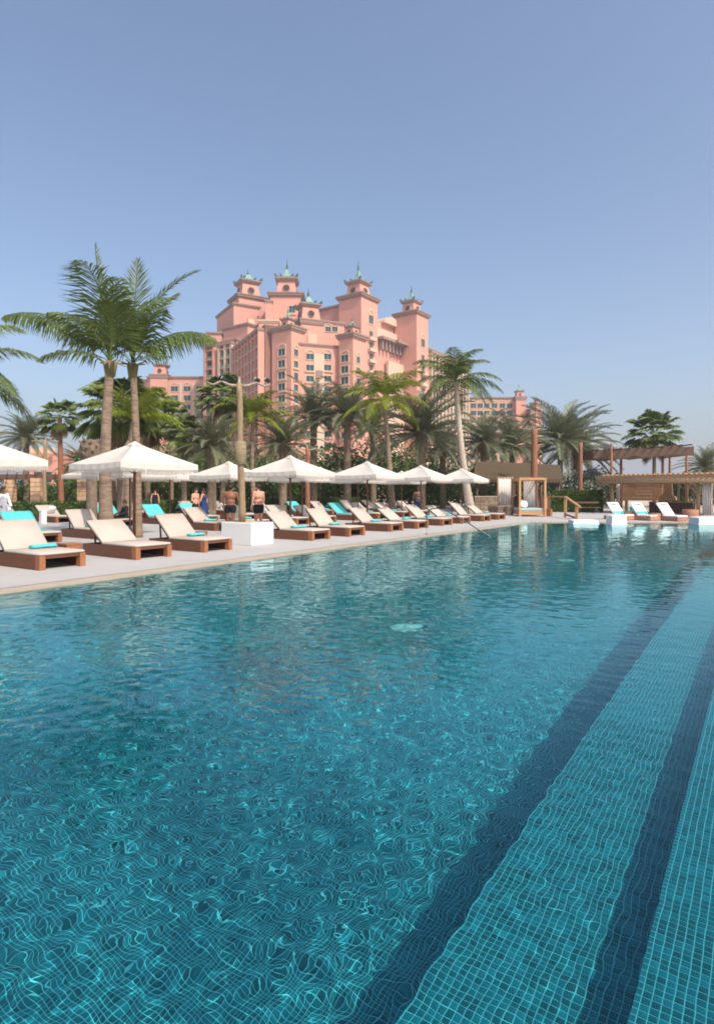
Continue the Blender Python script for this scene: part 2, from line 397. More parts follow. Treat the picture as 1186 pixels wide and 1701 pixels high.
for i in range(12):
    q = [arc[i], arc[i+1], arci[i+1], arci[i]]
    v = [(x, -.05, z) for x, z in q]+[(x, .22, z) for x, z in q]
    wa.add(v, [(0, 1, 2, 3), (7, 6, 5, 4), (0, 4, 5, 1), (1, 5, 6, 2), (2, 6, 7, 3), (3, 7, 4, 0)])
arch_me = wa.build('tmpa', 'stucco_cream').data
for o in [o for o in COL.objects if o.name.startswith('tmp')]: bpy.data.objects.remove(o)
def window(fc, px, py, sx=1., sz=1., arch=False):
    P = fc.pt(px)-fc.n*.0; o = link('window', arch_me if arch else win_me); put(o, P, fc.z(px, py), fc.rot); o.scale = (sx*1.22, 1, sz*1.12)
    p = link('pane', pane_me, o); return o
def column(fc, px, py, dy, n, sx=1., sz=1., arch_top=True):
    for k in range(n): window(fc, px, py+k*dy, sx, sz, arch_top and k == 0)
# --- balcony fronts: piers and slabs standing proud of a glazed back wall, recess shade painted into its dark colour
def balconies(fc, x0, x1, ztop, zbot, nb, pitch=3.45, proud=1.8, pier=.9, pm='stucco', arch=True):
    A = fc.pt(x0); B = fc.pt(x1); d = (B-A).normalized(); Lh = (B-A).length; bw = Lh/nb
    def loc(s, y): return A+d*s-fc.n*y
    def bx(mb, s0, s1, y0, y1, z0, z1):
        ps = [loc(s0, y0), loc(s1, y0), loc(s1, y1), loc(s0, y1)]; ps = [(q.x, q.y) for q in ps]
        ar = sum(ps[i][0]*ps[(i+1) % 4][1]-ps[(i+1) % 4][0]*ps[i][1] for i in range(4))
        extr(mb, ps if ar > 0 else ps[::-1], z0, z1)
    for k in range(nb+1):
        s = min(max(k*bw, pier/2), Lh-pier/2); mb = MB(); bx(mb, s-pier/2, s+pier/2, .02, proud, zbot, ztop); mb.build('pier', pm, pal, off=PAL0)
    z = ztop-1.2; fl_ = []
    while z-pitch > zbot: fl_.append(z); z -= pitch
    for k in range(nb):
        g = MB(); r = MB(); h_ = MB()
        for z in fl_:
            s0, s1 = k*bw+pier/2+.03, (k+1)*bw-pier/2-.03
            bx(g, s0, s1, .03, .08, z-pitch+.05, z-.32)
            bx(r, s0, s1, proud-.35, proud-.2, z-pitch+.03, z-pitch+.95)
        g.build('window_strip', 'recess_shade', pal, off=PAL0, kind='stuff'); r.build('railing', 'palace_rail', pal, off=PAL0, kind='stuff')
    for z in fl_:
        mb = MB(); bx(mb, .02, Lh-.02, .025, proud-.1, z-.28, z); mb.build('floor_slab', pm, pal, off=PAL0)
    mb = MB(); bx(mb, -.3, Lh+.3, .02, proud+.3, ztop+.003, ztop+.9); mb.build('cornice', 'trim', pal, off=PAL0)
# --- towers with copper cupolas
def cupola(parent, c, s, rot, z, spire=1.):
    def sq(prof, name, m, par=parent):
        mb = MB(); mb.lathe([(a*s*.7071, b*s) for a, b in prof], 4, (0, 0, 0), R(45)); o = mb.build(name, m, par)
        o.location = Vector((c.x, c.y, z))-(PAL0 if par is parent else Vector()); o.rotation_euler = (0, 0, rot); return o
    sq([(.80, .003), (.74, .20), (.67, .42), (.66, .52)], 'drum', 'stucco')
    sq([(.72, .523), (.78, .55), (.90, .62), (.90, .67), (.70, .70)], 'upper_cornice', 'trim')
    sq([(.64, .703), (.66, .73), (.42, .77), (.25, .86), (.17, .97), (.13, 1.12*spire), (.07, 1.25*spire)], 'roof', 'patina')
    fn = MB().lathe([(.03*s, 1.21*spire*s), (.065*s, 1.27*spire*s), (.03*s, 1.33*spire*s), (.05*s, 1.38*spire*s), (.02*s, 1.45*spire*s), (.008*s, 1.66*spire*s)], 8).build('finial', 'patina_dark', parent, True)
    fn.location = Vector((c.x, c.y, z))-PAL0
    for k in range(4):
        a = rot+math.pi/2*k
        w_ = MB().lathe([(.15*s, 0), (.15*s, .05*s), (.12*s, .052*s)], 14).build('window_surround', 'trim', parent)
        g = MB().lathe([(.12*s, 0), (.12*s, .06*s)], 14).build('round_window', 'recess_shade', parent)
        for o in (w_, g):
            o.location = Vector((c.x+math.cos(a)*s*.355, c.y+math.sin(a)*s*.355, z+.24*s))-PAL0
            o.rotation_euler = (Matrix.Rotation(a, 3, 'Z') @ Matrix.Rotation(R(90-9), 3, 'Y')).to_euler()
        b = a+math.pi/4
        mb = MB().tube([(.50*s, 0, .70*s), (.58*s, 0, .71*s), (.64*s, 0, .74*s), (.62*s, 0, .78*s), (.57*s, 0, .77*s)], [.04*s, .038*s, .035*s, .028*s, .02*s], 6)
        o2 = MB().tube([(.26*s, 0, .78*s), (.34*s, 0, .80*s), (.36*s, 0, .86*s)], [.035*s, .035*s, .015*s], 6).build('roof_ornament', 'patina_dark', parent, True); o2.location = Vector((c.x, c.y, z))-PAL0; o2.rotation_euler = (0, 0, b)
        o = mb.build('corner_ornament', 'patina_dark', parent, True); o.location = Vector((c.x, c.y, z))-PAL0; o.rotation_euler = (0, 0, b)
def tower(fc, depth, ytop, px, drum=.72, spire=1., cor=1.1):
    zt = fc.z(px, ytop)
    o = prism4('tower', fc, depth, 0, zt)
    for g, za, zb, m in ((.35, .003, .5, 'trim'), (cor*.75, .503, 1.2, 'trim'), (cor, 1.203, 1.7, 'trim')):
        prism4('cornice', fc, depth, zt+za, zt+zb, m, g, g, o)
    c = fc.P+fc.d*fc.t/2+fc.n*depth/2
    cupola(o, c, min(fc.t, depth)*drum*1.15, fc.rot, zt+1.703, spire); return o, zt
B1, B2, A1 = -1380, 724, 2500
# front: left bay, centre, right bay
lb = Face(484, 185, B1, 452); lbs = Face(484, 185, B2, 498)
tower(lb, lbs.t+2, 548, 484, .62, .95, .9)
column(lb, 468.5, 585, 19.3, 8, 1.15, 1.05); column(lbs, 491.5, 586, 19.4, 8, .75, 1.0)
cw = Face(497.5, 188, 2950, 566)
block(cw, 16, cw.z(498, 574), cor=.4, corh=.9)
for xx in (515, 544): column(cw, xx, 592.5, 18.4, 9, 1.0, .9)
pf = Face(520, 187.7+2, 2950, 540)
def onface(fc, xa, xb, r):
    q = fc.pt(xa); return Face(xa, q.x*FW[0]+q.y*FW[1], r, xb)
pb = prism4('centre_panel', onface(cw, 521.5, 538.5, 2950), .05, 8, cw.z(530, 588), 'stucco_cream', .25)
for zz, ww in ((6.5, .5), (10.5, .35)):
    q = cw.pt(530); mb = MB().box(-ww*2.2, ww*2.2, 0, .5, -1.2, 1.2); o = mb.build('carved_niche', 'trim', pal); put(o, q, cw.z(530, 588)-zz, cw.rot)
ta = Face(500, 193, A1, 536); tower(ta, 7.5, 537, 500, .95, .85, .6)
q = Face(500, 192.6, A1, 536); nb_ = prism4('gable_niche', onface(ta, 511, 526, A1), .05, cw.z(518, 574)+1, ta.z(518, 555), 'stucco_cream', .25)
aw = Face(536, 196, A1, 572); block(aw, 12, aw.z(540, 538), cor=.4)
for xx in (545, 556): window(aw, xx, 547, .75, .8, True)
rb = Face(586.5, 187, B1, 563); rbs = Face(586.5, 187, B2, 601)
tower(rb, rbs.t+2, 561, 586, .66, .9, .9)
column(rb, 573, 595.5, 18.3, 8, 1.15, 1.05); column(rbs, 594.6, 598, 18, 8, .7, 1.0)
# shaded wing running back to the left, with the narrow lit return
dw = Face(441, 190, -500, 395)
block(dw, 20, dw.z(441, 545), cor=.3)
balconies(dw, 440, 395.5, dw.z(441, 549), 4, 8, 3.45, 2.2, .8, 'stucco')
ret = Face(441, 190, 2000, 454); block(ret, 14, dw.z(441, 546), cor=.3)
# left main wing
ll = Face(394, 219, B1, 338); block(ll, 24, ll.z(394, 567), cor=.5)
balconies(ll, 361, 344, ll.z(360, 576), 4, 1, 3.45, 1.6, 1.0, 'stucco')
balconies(ll, 390, 367, ll.z(390, 572), 4, 2, 3.45, 1.6, .9, 'stucco_cream')
o = prism4('corner_pier', Face(343.5, 231, B1, 338), 3, 0, ll.z(342, 578), 'stucco_cream')
block(Face(368, 240, 30000, 344), 14, zat(556, 240), cor=.5)
lm = Face(412, 222, B1, 372); lms = Face(412, 222, B2, 436); block(lm, lms.t, lm.z(412, 541), cor=.7)
gq = prism4('gable_ornament', Face(413, 221.5, B2, 423), .6, lm.z(412, 541)+1.1, lm.z(412, 529), 'stucco_cream')
# towers behind
t1l = Face(388.5, 238, 1720, 431); block(t1l, 22, t1l.z(389, 507), cor=.6)
t1 = Face(397, 242, 1720, 442); tower(t1, 11, 494, 398, .80, .75)
t2 = Face(449, 232, 30000, 501); tower(t2, 12, 493, 475, .72, .9)
t2b = Face(441, 230, 30000, 452); block(t2b, 12, zat(503, 230), cor=.3)
window(t2, 485.5, 514, .95, 1.3); 
t2lo = Face(430, 224, 30000, 462); block(t2lo, 12, zat(536, 224), cor=.5, cm='stucco_cream')
rw = Face(566, 246, B1, 518); block(rw, 14, rw.z(560, 511), cor=.6)
t3 = Face(600, 236, B1, 563); t3s = Face(600, 236, B2, 627); tower(t3, t3s.t, 492, 600, .72, 1.)
t4 = Face(692, 255, B1, 655.5); t4s = Face(692, 255, B2, 711); tower(t4, t4s.t, 521, 692, .72, .95)
for fc, px, y0 in ((t3s, 616, 531), (t4s, 702, 570)):
    window(fc, px, y0, 1.25, 1.7, True)
    for k in range(1, 11):
        window(fc, px, y0+6+k*18.5, .95, 1.25)
        mb = MB().box(-2.3, 2.3, 0, 1.5, -.35, 0); mb.box(-2.3, 2.3, 1.35, 1.5, 0, .9); mb.box(-2.3, -2.15, 0, 1.35, 0, .9); mb.box(2.15, 2.3, 0, 1.35, 0, .9)
        o = mb.build('balcony', 'stucco_cream', pal); put(o, fc.pt(px), fc.z(px, y0+6+k*18.5+9.5), fc.rot)
# the great arched centre between the two tall towers
mw = Face(626, 246, B2, 712); zt = mw.z(628, 560); block(mw, 16, zt, cor=0)
cx = MB()
nA = 24
for k in range(nA):                                     # stepped, corbelled eaves that dip towards the far tower
    s0, s1 = mw.t*k/nA, mw.t*(k+1)/nA; bulge = 3.2+1.6*(math.cos((k-8)/nA*9) > .2)
    ps = []
    for s_, y_ in ((s0, -.2), (s1, -.2), (s1, bulge), (s0, bulge)):
        p = mw.P+mw.d*s_-mw.n*y_; ps.append((p.x, p.y))
    ar = sum(ps[i][0]*ps[(i+1) % 4][1]-ps[(i+1) % 4][0]*ps[i][1] for i in range(4))
    extr(cx, ps if ar > 0 else ps[::-1], zt-1.1, zt)
cx.build('eaves', 'trim', pal, off=PAL0)
for k in range(16):
    p = mw.P+mw.d*(mw.t*(k+.5)/16); o = MB().box(-.45, .45, 0, 2.2, -5.2, -1.15).build('corbel', 'trim', pal); put(o, p, zt, mw.rot)
    if k < 15:
        p = mw.P+mw.d*(mw.t*(k+1)/16); o = link('window', pane_me, pal); put(o, p-mw.n*.05, zt-3.2, mw.rot); o.scale = (.75, 1, 1.7)
prism4('roof_tier', Face(627, 248.5, B2, 706), 12, zt+.003, zt+4.6, 'stucco_cream')
prism4('roof_tier', Face(627, 252, B2, 690), 9, zt+4.603, zt+8.0, 'stucco')
q = Face(627, 252, B2, 684); mb = MB()
arcp = [(6.5*math.cos(R(a)), 3.2*math.sin(R(a))) for a in range(0, 181, 12)]
mb.rings([[(x, -1.2, z) for x, z in arcp], [(x, 5, z) for x, z in arcp]]); o = mb.build('roof_arch', 'stucco_cream', pal); put(o, q.P+q.d*9+q.n*3, zt+8.0, mw.rot)
prism4('portal', Face(645, 249, B2, 690), 1.2, 0, zt-9, 'stucco_cream')
# right wings
w1 = Face(710, 264, B2, 776); block(w1, 18, w1.z(714, 583), cor=.5)
balconies(w1, 712, 775, w1.z(714, 587), 4, 11, 3.45, 1.5, 1.1, 'stucco_cream')
w2 = Face(774, 300, 30000, 858); block(w2, 16, zat(663, 300), cor=.7)
for xx in (786, 797, 808, 821, 834, 846): column(w2, xx, 674, 12.3, 9, 1.15, 1.15)
t5 = Face(857, 297, 30000, 873); tower(t5, 6, 664, 864, .8, .9, .6)
w3 = Face(868, 299, 30000, 892); block(w3, 12, zat(683, 299), cor=.6); column(w3, 874, 690, 12.3, 6, 1.2, 1.15)
t6 = Face(890, 292, B1, 881); t6s = Face(890, 292, B2, 900); tower(t6, t6s.t, 674, 889, .9, .9, .6)
# left low wing
w4 = Face(246, 262, 30000, 347); block(w4, 18, zat(629, 262), cor=.6)
for xx in (270, 290.5, 311.5, 332.5): column(w4, xx, 646, 15, 8, 1.25, 1.1)
for xx in (280.4, 301, 322, 343): o = MB().box(-.5, .5, 0, .5, -52, -2).build('pilaster', 'stucco_cream', pal); put(o, w4.pt(xx), zat(629, 262), w4.rot)
t7 = Face(250, 260, 30000, 279); tower(t7, 7, 628, 264, .85, .65, .6)
block(Face(205, 264, 30000, 247), 14, zat(634, 264), cor=.5)

# a low pink villa beyond the pergola
V0_ = gp(100, 95)
vl = empty('pink_villa', V0_, 0, 'low pink villa with stepped parapet behind the stone pergola', 'building')
def vbox(name, xa, xb, D, yt, dep, m, par=vl):
    a, b = gp(xa, D), gp(xb, D); f = Vector((FW[0], FW[1], 0))
    ps = [(q.x, q.y) for q in (a, b, b+f*dep, a+f*dep)]
    return extr(MB(), ps, 0, zat(yt, D)).build(name, m, par, off=V0_)
vbox('wall', 50, 102, 95, 753, 10, 'stucco'); vbox('wall', 114, 205, 94, 757, 10, 'stucco'); vbox('link_wall', 102.2, 113.8, 97, 770, 6, 'stucco')
for x_ in (56, 70, 84, 120, 134, 150):
    a = gp(x_, 93.6); o = MB().box(-.6, .6, -.3, .3, zat(757 if x_ > 100 else 753, 94), zat(757 if x_ > 100 else 753, 94)+.9).build('merlon', 'stucco_cream', vl); o.location = a-V0_
for x_ in (64, 80, 127, 143):
    a = gp(x_, 93.8); o = MB().box(-.5, .5, -.25, .2, 3.0, 4.6).build('window', 'palace_glass', vl); o.location = a-V0_; o.rotation_euler = (0, 0, TH-math.pi/2)

# ------------------------------------------------------------------ palms and shrubs
def frond(name, L, e0, bend, nl, ll, lw, droop, fold, m, seed, pw=1.3, amin=22, amax=72, start=.14):
    rn = random.Random(seed); n = 14; pts = []; tan = []; x = z = 0.0
    for i in range(n+1):
        s = i/n; e = R(e0-bend*s**pw); pts.append((x, z)); tan.append(e); x += L/n*math.cos(e); z += L/n*math.sin(e)
    V = []; Fs = []
    def P(s):
        f = s*n; i = min(int(f), n-1); a = f-i
        return (pts[i][0]*(1-a)+pts[i+1][0]*a, pts[i][1]*(1-a)+pts[i+1][1]*a), tan[i]*(1-a)+tan[i+1]*a
    # rachis
    for i in range(0, n+1, 2):
        r = .028*L/3.5*(1-.85*i/n)+.004; e = tan[i]; nx_, nz_ = -math.sin(e), math.cos(e)
        for a in (90, 210, 330): V.append((pts[i][0]+nx_*r*math.sin(R(a)), r*math.cos(R(a)), pts[i][1]+nz_*r*math.sin(R(a))))
    for i in range(n//2):
        for k in range(3): Fs.append((i*3+k, i*3+(k+1) % 3, i*3+3+(k+1) % 3, i*3+3+k))
    for i in range(nl):
        s0 = start+(1-start)*(i+.5)/nl
        for sd in (-1, 1):
            s = min(.995, max(.02, s0+rn.uniform(-.4, .4)/nl)); (px, pz), e = P(s)
            t = Vector((math.cos(e), 0, math.sin(e))); nn = Vector((-math.sin(e), 0, math.cos(e))); b = Vector((0, sd, 0))
            a = R(amax+(amin-amax)*s**.8+rn.uniform(-9, 9)); ln = ll*(math.sin(math.pi*min(1, .12+.88*s)**.75)**.7*.85+.15)*rn.uniform(.8, 1.12)
            d = (t*math.cos(a)+b*math.sin(a)+nn*(fold+rn.uniform(-.12, .12))).normalized()
            p0 = Vector((px, 0, pz)); p1 = p0+d*ln*.5
            d2 = (d+Vector((0, 0, -droop*rn.uniform(.6, 1.3)))).normalized(); p2 = p1+d2*ln*.5
            wv = t*lw*.5; k = len(V)
            V += [tuple(p0-wv*.5), tuple(p0+wv*.5), tuple(p1+wv), tuple(p1-wv), tuple(p2)]
            Fs += [(k, k+1, k+2, k+3), (k+3, k+2, k+4)]
    me = bpy.data.meshes.new(name); me.from_pydata(V, [], Fs); me.materials.append(M[m]); return me
def fan(name, pet, rad, e0, m, seed, nseg=22):
    rn = random.Random(seed); V = []; Fs = []
    e = R(e0); d = Vector((math.cos(e), 0, math.sin(e))); up = Vector((-math.sin(e), 0, math.cos(e)))
    c = d*pet+Vector((0, 0, -.12*pet)); r = .02
    V += [(0, -r, 0), (0, r, 0), tuple(c+Vector((0, r*.6, 0))), tuple(c+Vector((0, -r*.6, 0)))]; Fs.append((0, 1, 2, 3))
    d = (d+Vector((0, 0, -.35))).normalized(); up = d.cross(Vector((0, 1, 0))).normalized()*-1
    if up.z < 0: up = -up
    for i in range(nseg):
        a = R(-130+260*(i+.5)/nseg); wd = R(260/nseg*.55)
        def q(an, rr, lift): return c+(d*math.cos(an)+Vector((0, 1, 0))*math.sin(an))*rr+up*lift
        rr = rad*(.72+.28*math.cos(a*.7))*rn.uniform(.9, 1.08); k = len(V)
        tip = q(a, rr, 0)+Vector((0, 0, -.22*rr*rn.uniform(.5, 1.6)))
        V += [tuple(c), tuple(q(a-wd, rr*.62, -.02)), tuple(q(a, rr*.66, .05)), tuple(q(a+wd, rr*.62, -.02)), tuple(tip)]
        Fs += [(k, k+1, k+2), (k, k+2, k+3), (k+1, k+4, k+2), (k+2, k+4, k+3)]
    me = bpy.data.meshes.new(name); me.from_pydata(V, [], Fs); me.materials.append(M[m]); return me
ELV = (82, 62, 42, 22, 0, -28)
LEAF = {}
for kind, mm in (('coco', 'coco_leaf'), ('bright', 'coco_leaf_bright')):
    LEAF[kind] = [frond('frond', 3.6, e, 45+e*.35+20, 62, 1.15, .062, .8, -.05, mm, 10+i) for i, e in enumerate((84, 66, 46, 26, 5, -20))]
LEAF['date'] = [frond('frond', 3.6, e, 46+e*.3, 78, .66, .046, .22, .30, 'date_leaf', 30+i, amin=25, amax=58, start=.1) for i, e in enumerate(ELV)]
LEAF['fan'] = [fan('frond', 1.25, .80, e, 'fan_leaf', 50+i, 26) for i, e in enumerate(ELV)]
LEAF['dead_fan'] = [fan('dead_frond', .9, .7, -65, 'dead_leaf', 61)]
LEAF['dead_date'] = [frond('dead_frond', 2.4, -30, 50, 26, .4, .04, .5, .1, 'dead_leaf', 71)]
LIFT = {}
def trunk(parent, top, r0, r1, m, bulge=0., bow=(0, 0), rings_=26):
    pts = []; rad = []
    for i in range(rings_*2+1):
        s = i/(rings_*2); p = Vector(top)*s+Vector((bow[0], bow[1], 0))*math.sin(math.pi*s)
        pts.append(p); rad.append((r0+(r1-r0)*s+bulge*math.exp(-s*9))*(1.0 if i % 2 else 1.06))
    return MB().tube(pts, rad, 12).build('trunk', m, parent, True)
def palm(kind, base, top, label, nf=26, sc_=1., r=(.2, .14), seed=1, tm='palm_trunk', bulge=0., bow=(0, 0), dead=4, elev=(82, -25), group='palm trees', name='palm_tree'):
    rn = random.Random(seed); base = Vector(base); top = Vector(top)-base
    t = empty(name, base, 0, label, 'palm tree', group); trunk(t, top, r[0], r[1], tm, bulge, bow)
    if kind == 'date':        # rough boss of old leaf bases under the crown
        MB().lathe([(r[1]*1.0, -.9*sc_), (r[1]*1.7, -.3*sc_), (r[1]*1.5, .1*sc_), (.05, .35*sc_)], 12, tuple(top)).build('crown_boss', 'palm_trunk', t, True)
    vs_ = LEAF[kind]
    for i in range(nf):
        f = (i+.5)/nf; e = elev[0]+(elev[1]-elev[0])*f**.9+rn.uniform(-6, 6)
        k = min(range(len(vs_)), key=lambda q: abs(ELV[q]-e))
        o = link('frond', vs_[k], t); s = sc_*rn.uniform(.85, 1.1)
        o.location = top+Vector((0, 0, .05)); o.scale = (s, s, s); o.rotation_euler = (rn.uniform(-.15, .15), R(ELV[k]-e)*.7, i*2.39996+rn.uniform(-.25, .25))
    dk = {'fan': 'dead_fan', 'date': 'dead_date'}.get(kind)
    for i in range(dead if dk else 0):
        o = link('dead_frond', LEAF[dk][0], t); s = sc_*rn.uniform(.8, 1.1); o.location = top+Vector((0, 0, -.15*sc_)); o.scale = (s, s, s); o.rotation_euler = (0, 0, i*2.4+rn.uniform(0, 1))
    return t
def P_(px, py, D): return at(px, py, D)
# two coconut palms by the front umbrellas: every frond set by hand
def hand_palm(base, top, fr, label, r, bulge, bow, seed, mm):
    base = Vector(base); top = Vector(top)-base
    t = empty('coconut_palm', base, 0, label, 'palm tree', 'palm trees'); trunk(t, top, r[0], r[1], 'coco_trunk', bulge, bow, 40)
    for i, (phi, e0, bend, L, ll, droop, nl, fold) in enumerate(fr):
        me = frond('frond', L, e0, bend, int(nl*1.3), ll*1.08, .052, droop, fold, mm, seed*50+i); o = link('frond', me, t); o.location = top; o.rotation_euler = (0, 0, camdir(phi))
    rn = random.Random(seed)
    for i in range(7):                                  # sheaths and old stalks round the crown
        a = i*.9; d = Vector((math.cos(a), math.sin(a), 0))
        MB().tube([top-Vector((0, 0, .5))+d*r[1]*.7, top+d*(r[1]*1.5)+Vector((0, 0, -.05)), top+d*(.34+.2*rn.random())+Vector((0, 0, .18*rn.uniform(-1, 1)))], [.07, .05, .018], 6).build('sheath', 'rachis' if i % 2 else 'dead_leaf', t, True)
    return t
hand_palm(gp(178, 20), P_(184, 600, 20), [
    (180, 52, 72, 4.1, 1.15, 2.2, 66, -.55), (-88, 86, 105, 4.0, 1.35, .55, 60, -.05), (168, 80, -4, 4.0, .55, .1, 50, .35), (100, 78, 40, 3.2, .9, .5, 46, 0),
    (20, 72, 50, 3.0, .95, .8, 46, 0), (150, 70, 60, 2.6, .9, .7, 42, 0), (-130, 60, 70, 2.4, 1.0, .9, 42, -.1), (60, 50, 80, 2.2, .8, .9, 36, -.1), (-60, 80, 70, 3.0, 1.1, .6, 46, 0), (200, 22, 60, 2.2, .8, 1.2, 34, -.1)],
    'tall coconut palm with ringed trunk, left one of the front pair', (.205, .13), .10, (-.05, .1), 1, 'coco_leaf')
hand_palm(gp(229, 20.9), P_(221, 603, 20.9), [
    (0, 50, 85, 3.3, 1.05, 2.2, 60, -.5), (5, 80, 62, 4.2, .6, .35, 56, .2), (95, 86, 15, 3.9, .9, .2, 60, .1), (40, 76, 40, 3.2, 1.1, .5, 50, 0), (-40, 66, 70, 2.6, 1.0, .9, 44, -.1), (150, 72, 40, 3.0, .9, .6, 44, 0),
    (-90, 74, 90, 2.8, 1.05, .7, 46, 0), (190, 45, 70, 2.2, .8, 1.0, 36, 0), (-20, 20, 40, 1.6, .5, 1.0, 26, 0)],
    'slimmer coconut palm, right one of the front pair above the big umbrella', (.145, .11), .04, (.05, 0), 2, 'coco_leaf')
palm('coco', gp(-84, 21), P_(-80, 618, 21), 'coconut palm at the left edge, only its frond tips in view', 16, 1.0, (.22, .15), 5, 'coco_trunk', elev=(75, -35), dead=0, name='coconut_palm')
# the others: kind, px/py of crown, D, base shift px, scale, fronds, seed, label
fans = [(100, 694, 46, 3, .92, 30, 'slim fan palm with reddish trunk beside the stone pergola'), (200, 682, 36, 0, 1.35, 44, 'dense fan palm right behind the two tall coconut trunks'),
        (246, 690, 44, 0, 1.35, 40, 'fan palm just right of the tall coconut trunks'), (285, 697, 52, 0, .95, 34, 'dark fan palm in front of the left hotel wing'), (370, 660, 42, 0, 1.0, 40, 'fan palm with brown dead skirt left of the lamp log'),
        (1086, 722, 62, 0, 1.55, 44, 'fan palm rising behind the poolside bar roof'), (306, 722, 40, 0, .8, 30, 'small fan palm low among shrubs left of the lamp log')]
for k, (px, py, D, dx, s, nf, lb_) in enumerate(fans):
    palm('fan', gp(px+dx, D), P_(px, py, D), lb_, nf, s, (.2, .15), 100+k, 'palm_trunk' if k else 'log_red', dead=10 if k in (1, 4) else 5, elev=(80, -35), name='fan_palm')
dates = [(44, 728, 62, 0, .95, 'grey-green date palm low at the far left'), (132, 770, 70, 0, .75, 'small dark date palm in front of the pink villa'), (521, 694, 50, 0, 1.0, 'date palm in front of the cream centre panel of the hotel'),
         (577, 690, 48, 0, .98, 'date palm with thick grey trunk between two umbrellas'), (700, 722, 46, 0, 1.2, 'bushy date palm below the tall hotel tower'), (803, 738, 52, 0, .98, 'date palm right of the leaning coconut trunk'),
         (850, 742, 54, 0, .98, 'date palm left of the tall red log post'), (930, 735, 62, 0, 1.50, 'large date palm standing over the thatched roof, left of two'), (956, 745, 66, 0, 1.38, 'date palm leaning over the hedge, right of two'),
         (470, 740, 44, 0, .85, 'low date palm with silvery fronds behind the umbrellas'), (352, 742, 40, 0, .8, 'low date palm among the shrubs beside the lamp log'), (735, 748, 56, 0, .85, 'date palm half hidden behind the last umbrellas'),
         (1172, 778, 60, 0, .8, 'small yellow-green palm at the right edge behind the bar'), (620, 712, 58, 0, 1.0, 'date palm deep in the grove behind the bright coconut palm')]
for k, (px, py, D, dx, s, lb_) in enumerate(dates):
    palm('date', gp(px+dx, D), P_(px, py, D), lb_, 50, s*1.12, (.30, .27), 200+k, 'palm_trunk', elev=(84, -22), dead=6, name='date_palm')
palm('bright', gp(652, 40), P_(638, 668, 40), 'bright yellow-green coconut palm with thin bent trunk at the centre', 20, .92, (.20, .12), 301, 'coco_trunk', .16, (.25, .1), 0, (84, -25), name='coconut_palm')
palm('coco', gp(782, 42), P_(757, 634, 42), 'leaning coconut palm with swollen trunk coloured as sunlit by the last umbrella', 24, .95, (.25, .15), 302, 'coco_trunk_sunlit', .16, (-.55, -.1), 0, (86, -25), name='coconut_palm')
palm('bright', gp(424, 42), P_(421, 696, 42), 'drooping green coconut palm right of the lamp log', 20, .85, (.18, .12), 303, 'coco_trunk', .05, (-.1, .1), 0, (86, -20), name='coconut_palm')
palm('bright', gp(205, 33), P_(222, 700, 33), 'young coconut palm with yellow fronds behind the front pair', 14, .85, (.2, .13), 304, 'coco_trunk', .05, (0, .1), 0, (86, 10), name='coconut_palm')
# lit trunks of palms whose crowns are hidden
for px, D, lb_ in ((213, 31, 'pale bare palm trunk between the two front coconut trunks'), (190, 52, 'distant pale palm trunk seen under the front umbrella')):
    t = empty('bare_palm', gp(px, D), 0, lb_, 'palm tree', 'palm trees'); trunk(t, (0, 0, zat(742, D)), .2, .13, 'coco_trunk', .12); MB().lathe([(.16, zat(742, D)-.3), (.2, zat(742, D)), (.05, zat(742, D)+.3)], 10).build('crown_boss', 'palm_trunk', t, True)
# rough sawn palm stump
t = empty('palm_stump', gp(153, 27), 0, 'rough brown stump head beside the left coconut trunk', 'palm stump')
zt_ = zat(731, 27); MB().lathe([(.25, 0), (.22, zt_-1.2), (.40, zt_-.75), (.46, zt_-.35), (.40, zt_-.02), (.30, zt_)], 14).build('trunk', 'palm_trunk', t, False)
rn = random.Random(9)
for i in range(26):
    a = i*2.4; z = zt_-.8+.75*(i/26); d = Vector((math.cos(a), math.sin(a), 0))
    MB().tube([d*.36+Vector((0, 0, z)), d*.52+Vector((0, 0, z+.12))], [.08, .05], 6).build('leaf_base', 'palm_trunk', t)
# shrubs: thousands of small leaves on lobed crowns
def leafcloud(n, rad, seed, size, lobes=9):
    rg = np.random.default_rng(seed); cs = rg.normal(0, .42, (lobes, 3)); cs[:, 2] = np.abs(cs[:, 2])*.8; rr = rg.uniform(.38, .62, lobes)
    k = rg.integers(0, lobes, n); d = rg.normal(0, 1, (n, 3)); d /= np.linalg.norm(d, axis=1)[:, None]
    p = cs[k]+d*(rr[k]*rg.uniform(.55, 1.05, n)**.5)[:, None]; p[:, 2] = np.maximum(p[:, 2], -.35)+.35
    p *= np.array(rad)
    a = rg.normal(0, 1, (n, 3))+d*.6; a /= np.linalg.norm(a, axis=1)[:, None]; b = np.cross(a, rg.normal(0, 1, (n, 3))); b /= np.linalg.norm(b, axis=1)[:, None]
    s = size*rg.uniform(.6, 1.4, n)[:, None]
    V = np.stack([p-b*s, p+np.cross(a, b)*s*.45, p+b*s, p-np.cross(a, b)*s*.45], 1).reshape(-1, 3)
    return V, np.arange(n*4).reshape(-1, 4)
